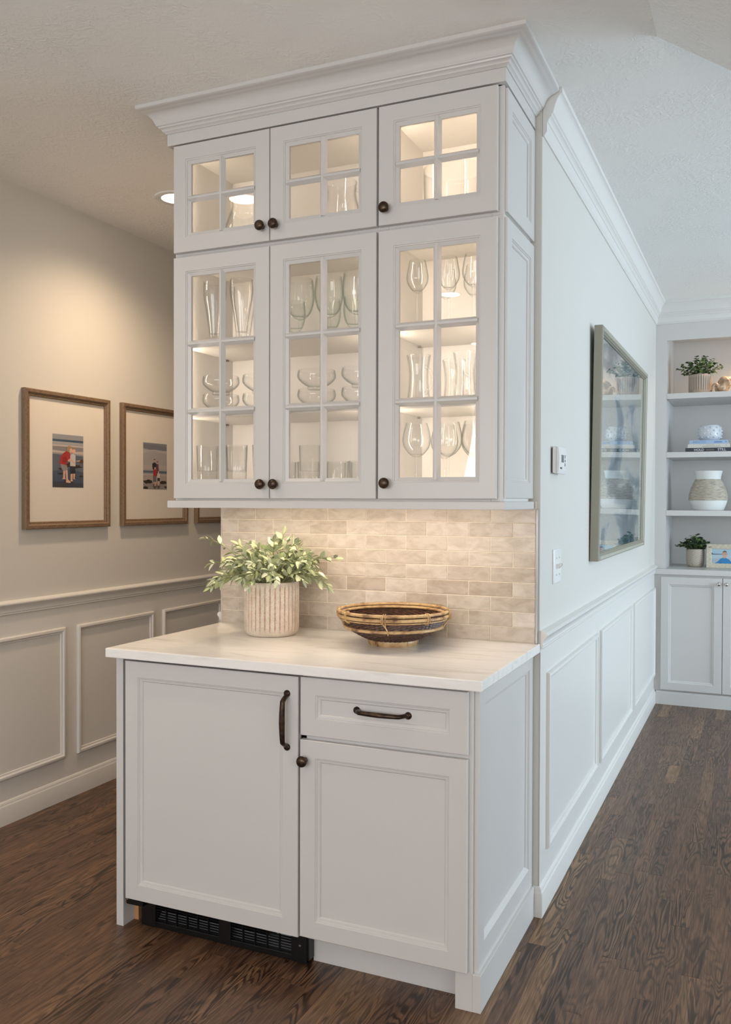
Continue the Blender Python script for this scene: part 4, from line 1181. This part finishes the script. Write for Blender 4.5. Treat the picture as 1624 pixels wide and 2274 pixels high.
p1 = thing('potted_plant', 'dark green leafy plant in a ribbed taupe pot on the top bookcase shelf', 'plant', (0.280, 3.585, SZ[0]))
fluted_pot(p1, 0.0775, 0.132, 30, m=M['farpot'], depth=0.05); shelf_foliage(p1, 0.125, 0.160, 0.135, 34, 5, 1.1)
# conch shell
M['shell'] = mat('tan_conch_shell', (206, 180, 152), 0.45); n = NT(M['shell'])
n.color(n.ramp(n.noise(n.objc(), 38, 4, 0.6, 1.0), [(0.3, lin((122, 92, 68))), (0.5, lin((176, 150, 124))), (0.75, lin((212, 196, 176)))]))
mb = MB(); vs = []; fs = []; nu, nv_ = 30, 22
for j in range(nv_+1):
    ph = math.pi*j/nv_
    for i in range(nu):
        t = 2*math.pi*i/nu
        ridge = 1 + 0.16*math.sin(3.0*t + 5.0*ph) + 0.10*max(0, math.sin(7*t))**3*math.sin(ph) + 0.05*math.sin(9*ph+2*t)
        r = 0.046*ridge
        vs.append((r*1.2*math.cos(ph), r*math.sin(ph)*math.cos(t)*0.95, 0.043 + r*0.9*math.sin(ph)*math.sin(t) + 0.012*math.sin(ph*2)))
for j in range(nv_):
    for i in range(nu): a, c = j*nu+i, j*nu+(i+1) % nu; fs.append((a, c, c+nu, a+nu))
mb.add(vs, fs)
zmin = min(v.z for v in mb.v)
for v in mb.v: v.z = max(v.z - zmin, 0.0)*1.22; v.x *= 0.92
mb.tube([(-0.05+0.02*math.cos(a), -0.035, 0.032+0.026*math.sin(a)) for a in [math.pi*(-0.1+1.2*i/12) for i in range(13)]], [0.004+0.005*math.sin(math.pi*i/12) for i in range(13)], 8)
tag(obj('conch_shell', mb, M['shell'], local=True, smooth=70, loc=(0.430, 3.555, SZ[0]+0.0005)), 'knobbly tan conch shell beside the ribbed pot on the top bookcase shelf', 'shell')
bpy.data.objects['conch_shell'].location = (0.430, 3.555, SZ[0]+0.0005)
# books
M['paper'] = mat('cream_book_pages', (228, 222, 208), 0.8)


def text(parent, s, size, loc, m, name='title'):
    cu = bpy.data.curves.new('t', 'FONT'); cu.body = s; cu.size = size; cu.align_x = 'LEFT'; cu.align_y = 'CENTER'; cu.extrude = 0.0002; cu.resolution_u = 2
    to = bpy.data.objects.new('t', cu); COL.objects.link(to); bpy.context.view_layer.update()
    me = bpy.data.meshes.new_from_object(to.evaluated_get(bpy.context.evaluated_depsgraph_get())); bpy.data.objects.remove(to)
    me.materials.clear(); me.materials.append(m); o = bpy.data.objects.new(name, me); link(o, parent, Vector(loc))
    o.location = Vector(loc) - WL[parent.name]; o.rotation_euler = (math.pi/2, 0, 0); return o


def book(x0, x1, z0, z1, col, label, yf=3.492):
    cm_ = mat('book_cover', col, 0.4); t = thing('book', label, 'book', ((x0+x1)/2, yf+0.09, z0), 'books lying on the second shelf'); dp = 0.19
    obj('cover', MB().box(x0, x1, yf, yf+0.003, z0, z1).box(x0, x1, yf+0.003, yf+dp, z0, z0+0.0025).box(x0, x1, yf+0.003, yf+dp, z1-0.0025, z1), cm_, t, bev=0.0008)
    obj('pages', MB().box(x0+0.003, x1-0.003, yf+0.003, yf+dp-0.004, z0+0.0025, z1-0.0025), M['paper'], t)
    return t


zb = SZ[1]
M['ink_white'] = mat('white_ink', (236, 238, 238), 0.5); M['ink_blue'] = mat('blue_ink', (112, 142, 186), 0.5); M['ink_grey'] = mat('grey_ink', (150, 150, 146), 0.5); M['ink_brown'] = mat('brown_ink', (104, 98, 92), 0.5)
b1 = book(0.192, 0.515, zb+0.0003, zb+0.0275, (38, 44, 56), 'black book with white title lying lowest of the stack of three')
text(b1, 'HOLD', 0.0235, (0.247, 3.4916, zb+0.0140), M['ink_white'])
text(b1, 'STILL', 0.0235, (0.397, 3.4916, zb+0.0140), M['ink_white'])
obj('spine_band', MB().box(0.325, 0.375, 3.4915, 3.492, zb+0.008, zb+0.019), M['ink_brown'], b1)
b2 = book(0.207, 0.474, zb+0.0278, zb+0.0540, (206, 202, 194), 'cream book lying in the middle of the stack of three')
obj('spine_print', MB().box(0.300, 0.415, 3.4915, 3.492, zb+0.0355, zb+0.0385).box(0.325, 0.375, 3.4915, 3.492, zb+0.045, zb+0.047).box(0.448, 0.453, 3.4915, 3.492, zb+0.040, zb+0.046), M['ink_grey'], b2)
b3 = book(0.218, 0.462, zb+0.0543, zb+0.0790, (160, 182, 212), 'pale blue book lying on top of the stack of three')
text(b3, 'EVENTIDE', 0.0185, (0.240, 3.4916, zb+0.0665), M['ink_blue'])
obj('spine_print', MB().box(0.375, 0.425, 3.4915, 3.492, zb+0.061, zb+0.070).box(0.445, 0.453, 3.4915, 3.492, zb+0.0625, zb+0.0705), M['ink_blue'], b3)
# knobbly bowl
M['glaze'] = mat('white_glazed_ceramic', (206, 210, 216), 0.18)
mb = MB().lathe([(0, 0), (0.055, 0), (0.060, 0.004)] + bowl_part([(0.062, 0.008), (0.074, 0.028), (0.0765, 0.055), (0.072, 0.085), (0.062, 0.104)]) + [(0.058, 0.106), (0.055, 0.100), (0.066, 0.07), (0.066, 0.03), (0.05, 0.012), (0, 0.010)], 40)
for j, z in enumerate((0.022, 0.044, 0.066, 0.086)):
    rr = (0.071, 0.0765, 0.0755, 0.0715)[j]
    for k in range(11):
        t = 2*math.pi*(k+0.5*(j % 2))/11
        c_, s_ = math.cos(t), math.sin(t); P = Vector((rr*c_, rr*s_, z)); N_ = Vector((c_, s_, 0)); T_ = Vector((-s_, c_, 0)); Zv = Vector((0, 0, 1))
        ring = []
        for a, b in ((0.0075, -0.002), (0.006, 0.004), (0.003, 0.0068)):
            ring += [P + N_*b + T_*(a*math.cos(2*math.pi*i/8)) + Zv*(a*math.sin(2*math.pi*i/8)) for i in range(8)]
        ring.append(P + N_*0.0075)
        fs = [(i+8*l, (i+1) % 8+8*l, (i+1) % 8+8*l+8, i+8*l+8) for l in range(2) for i in range(8)] + [(16+i, 16+(i+1) % 8, 24) for i in range(8)]
        mb.add(ring, fs)
kb_ = obj('knobbly_bowl', mb, M['glaze'], local=True, smooth=60); kb_.location = (0.343, 3.585, zb+0.0793)
tag(kb_, 'round white glazed bowl with raised knobs standing on the stack of books', 'bowl')
# vase with woven middle
M['chalk'] = mat('matte_white_ceramic', (224, 224, 222), 0.6)
M['rope'] = mat('grey_beige_woven_wrap', (178, 168, 152), 0.85); n = NT(M['rope']); oc = n.objc()
n.color(n.ramp(n.noise(n.vmul(oc, (9, 9, 60)), 3.0, 3, 0.6), [(0.3, lin((148, 138, 124))), (0.55, lin((182, 172, 156))), (0.75, lin((200, 194, 182)))]))
n.bump(n.noise(n.vmul(oc, (60, 60, 160)), 3.0, 2), 0.5, 0.002)
vz = thing('ceramic_vase', 'round white ceramic vase wrapped in grey-beige weave on the third shelf', 'vase', (0.334, 3.60, SZ[2]))
obj('body', MB().lathe([(0, 0), (0.098, 0), (0.102, 0.004)] + bowl_part([(0.106, 0.015), (0.118, 0.045), (0.125, 0.075), (0.1235, 0.105), (0.112, 0.15), (0.094, 0.19), (0.081, 0.214)]) + bowl_part([(0.081, 0.216), (0.085, 0.24), (0.0925, 0.270)]) + [(0.088, 0.270), (0.080, 0.24), (0.076, 0.21), (0.10, 0.15), (0.11, 0.09), (0.09, 0.02), (0, 0.012)], 48), M['chalk'], vz, local=True, smooth=50)
wr = []
for k in range(25):
    z = 0.068 + 0.145*k/24
    pr = [(0.125, 0.068), (0.1255, 0.075), (0.1235, 0.105), (0.112, 0.15), (0.094, 0.19), (0.0815, 0.214)]
    for (ra, za), (rb, zb2) in zip(pr, pr[1:]):
        if za <= z <= zb2+1e-6: r = ra+(rb-ra)*(z-za)/(zb2-za); break
    wr.append((r+0.0012+(0.0014 if k % 2 else 0), z))
obj('woven_wrap', MB().lathe(wr, 48), M['rope'], vz, local=True, smooth=60)
# small woven-texture pot
M['knit'] = mat('textured_stoneware', (190, 178, 162), 0.8); n = NT(M['knit']); oc = n.objc()
wv = n.n('ShaderNodeTexChecker'); wv.inputs['Scale'].default_value = 150; n.l(oc, wv.inputs['Vector'])
n.color(n.mix(wv.outputs['Fac'], lin((200, 190, 176)), lin((166, 152, 136))))
p2 = thing('potted_plant', 'small bright green plant in a woven-texture stoneware pot on the cabinet top', 'plant', (0.245, 3.74, 0.9302))
obj('pot', MB().lathe([(0, 0), (0.044, 0), (0.050, 0.004)] + bowl_part([(0.053, 0.010), (0.059, 0.035), (0.0605, 0.08), (0.060, 0.125)]) + [(0.056, 0.126), (0.054, 0.10), (0, 0.10)], 40,
    rad=lambda r, t, j: r*(1+(0.012 if (int(t*40/(2*math.pi))+j) % 2 else 0)) if 3 < j < 14 else r), M['knit'], p2, local=True, smooth=50)
shelf_foliage(p2, 0.118, 0.125, 0.100, 32, 8, 1.15)
# photo frame
M['bone'] = mat('bone_inlay_frame', (222, 214, 196), 0.5); n = NT(M['bone']); bk_ = n.n('ShaderNodeTexChecker'); bk_.inputs['Scale'].default_value = 60; n.l(n.objc(), bk_.inputs['Vector'])
n.color(n.mix(n.math('MULTIPLY', n.noise(n.objc(), 60, 2), 0.9), n.mix(bk_.outputs['Fac'], lin((226, 222, 208)), lin((214, 206, 186))), lin((196, 180, 150))))
a = math.radians(10); fv = Vector((0, math.sin(a), math.cos(a))); fn = Vector((0, -math.cos(a), math.sin(a)))
O = Vector((0.322, 3.665, 0.9305)); pf = thing('photo_frame', 'bone inlay photo frame with a portrait in a blue shirt on the cabinet top', 'picture', (0.42, 3.685, 0.9305))
obj('frame', MB().rings(O, (1, 0, 0), fv, fn, 0.205, 0.166, [(0, -0.012), (0, 0.0), (0.001, 0.001), (0.030, 0.001), (0.033, -0.002), (0.033, -0.012)], loop=True), M['bone'], pf)
obj('backing', MB().rings(O, (1, 0, 0), fv, fn, 0.205, 0.166, [(0.030, -0.012), (0.030, -0.004)], first=True, last=True), M['darkbtn'], pf)
obj('easel_leg', MB().add([(0.41, 3.707, 1.06), (0.44, 3.707, 1.06), (0.44, 3.750, 0.9306), (0.41, 3.750, 0.9306), (0.41, 3.703, 1.06), (0.44, 3.703, 1.06), (0.44, 3.746, 0.9306), (0.41, 3.746, 0.9306)],
    [(0, 1, 2, 3), (7, 6, 5, 4), (0, 4, 5, 1), (2, 6, 7, 3), (0, 3, 7, 4), (1, 5, 6, 2)]), M['darkbtn'], pf)
lad = [((172, 200, 214), rect(0, 0, 1, 1)), ((182, 200, 208), rect(0, 0, 1, 0.62)), ((176, 186, 194), rect(0, 0, 1, 0.35)), ((84, 106, 118), [(0, 0.60), (0.5, 0.62), (0.5, 0.66), (0.08, 0.67), (0.04, 0.73), (0, 0.74)]),
       ((44, 130, 190), [(0.14, 0), (0.3, 0.14), (0.42, 0.34), (0.55, 0.40), (0.68, 0.38), (0.82, 0.28), (0.96, 0.05), (0.97, 0)]), ((32, 108, 168), [(0.36, 0), (0.42, 0.14), (0.48, 0)]),
       ((206, 152, 134), [(0.55, 0.36), (0.66, 0.37), (0.67, 0.48), (0.55, 0.48)]), ((214, 164, 146), blob(0.61, 0.64, 0.10, 0.22)), ((206, 150, 136), blob(0.505, 0.64, 0.025, 0.06)), ((206, 150, 136), blob(0.715, 0.64, 0.025, 0.06)),
       ((106, 92, 82), [(0.51, 0.70), (0.53, 0.84), (0.61, 0.90), (0.69, 0.84), (0.71, 0.70), (0.67, 0.78), (0.55, 0.78)]), ((92, 70, 62), blob(0.572, 0.66, 0.014, 0.02)), ((92, 70, 62), blob(0.648, 0.66, 0.014, 0.02)), ((226, 200, 190), blob(0.61, 0.53, 0.035, 0.018))]
print_part('print', pf, O + Vector((0.0325, 0, 0)) + fv*0.0325 - fn*0.0038, (1, 0, 0), fv, fn, 0.14, 0.101, lad, 0.00008)
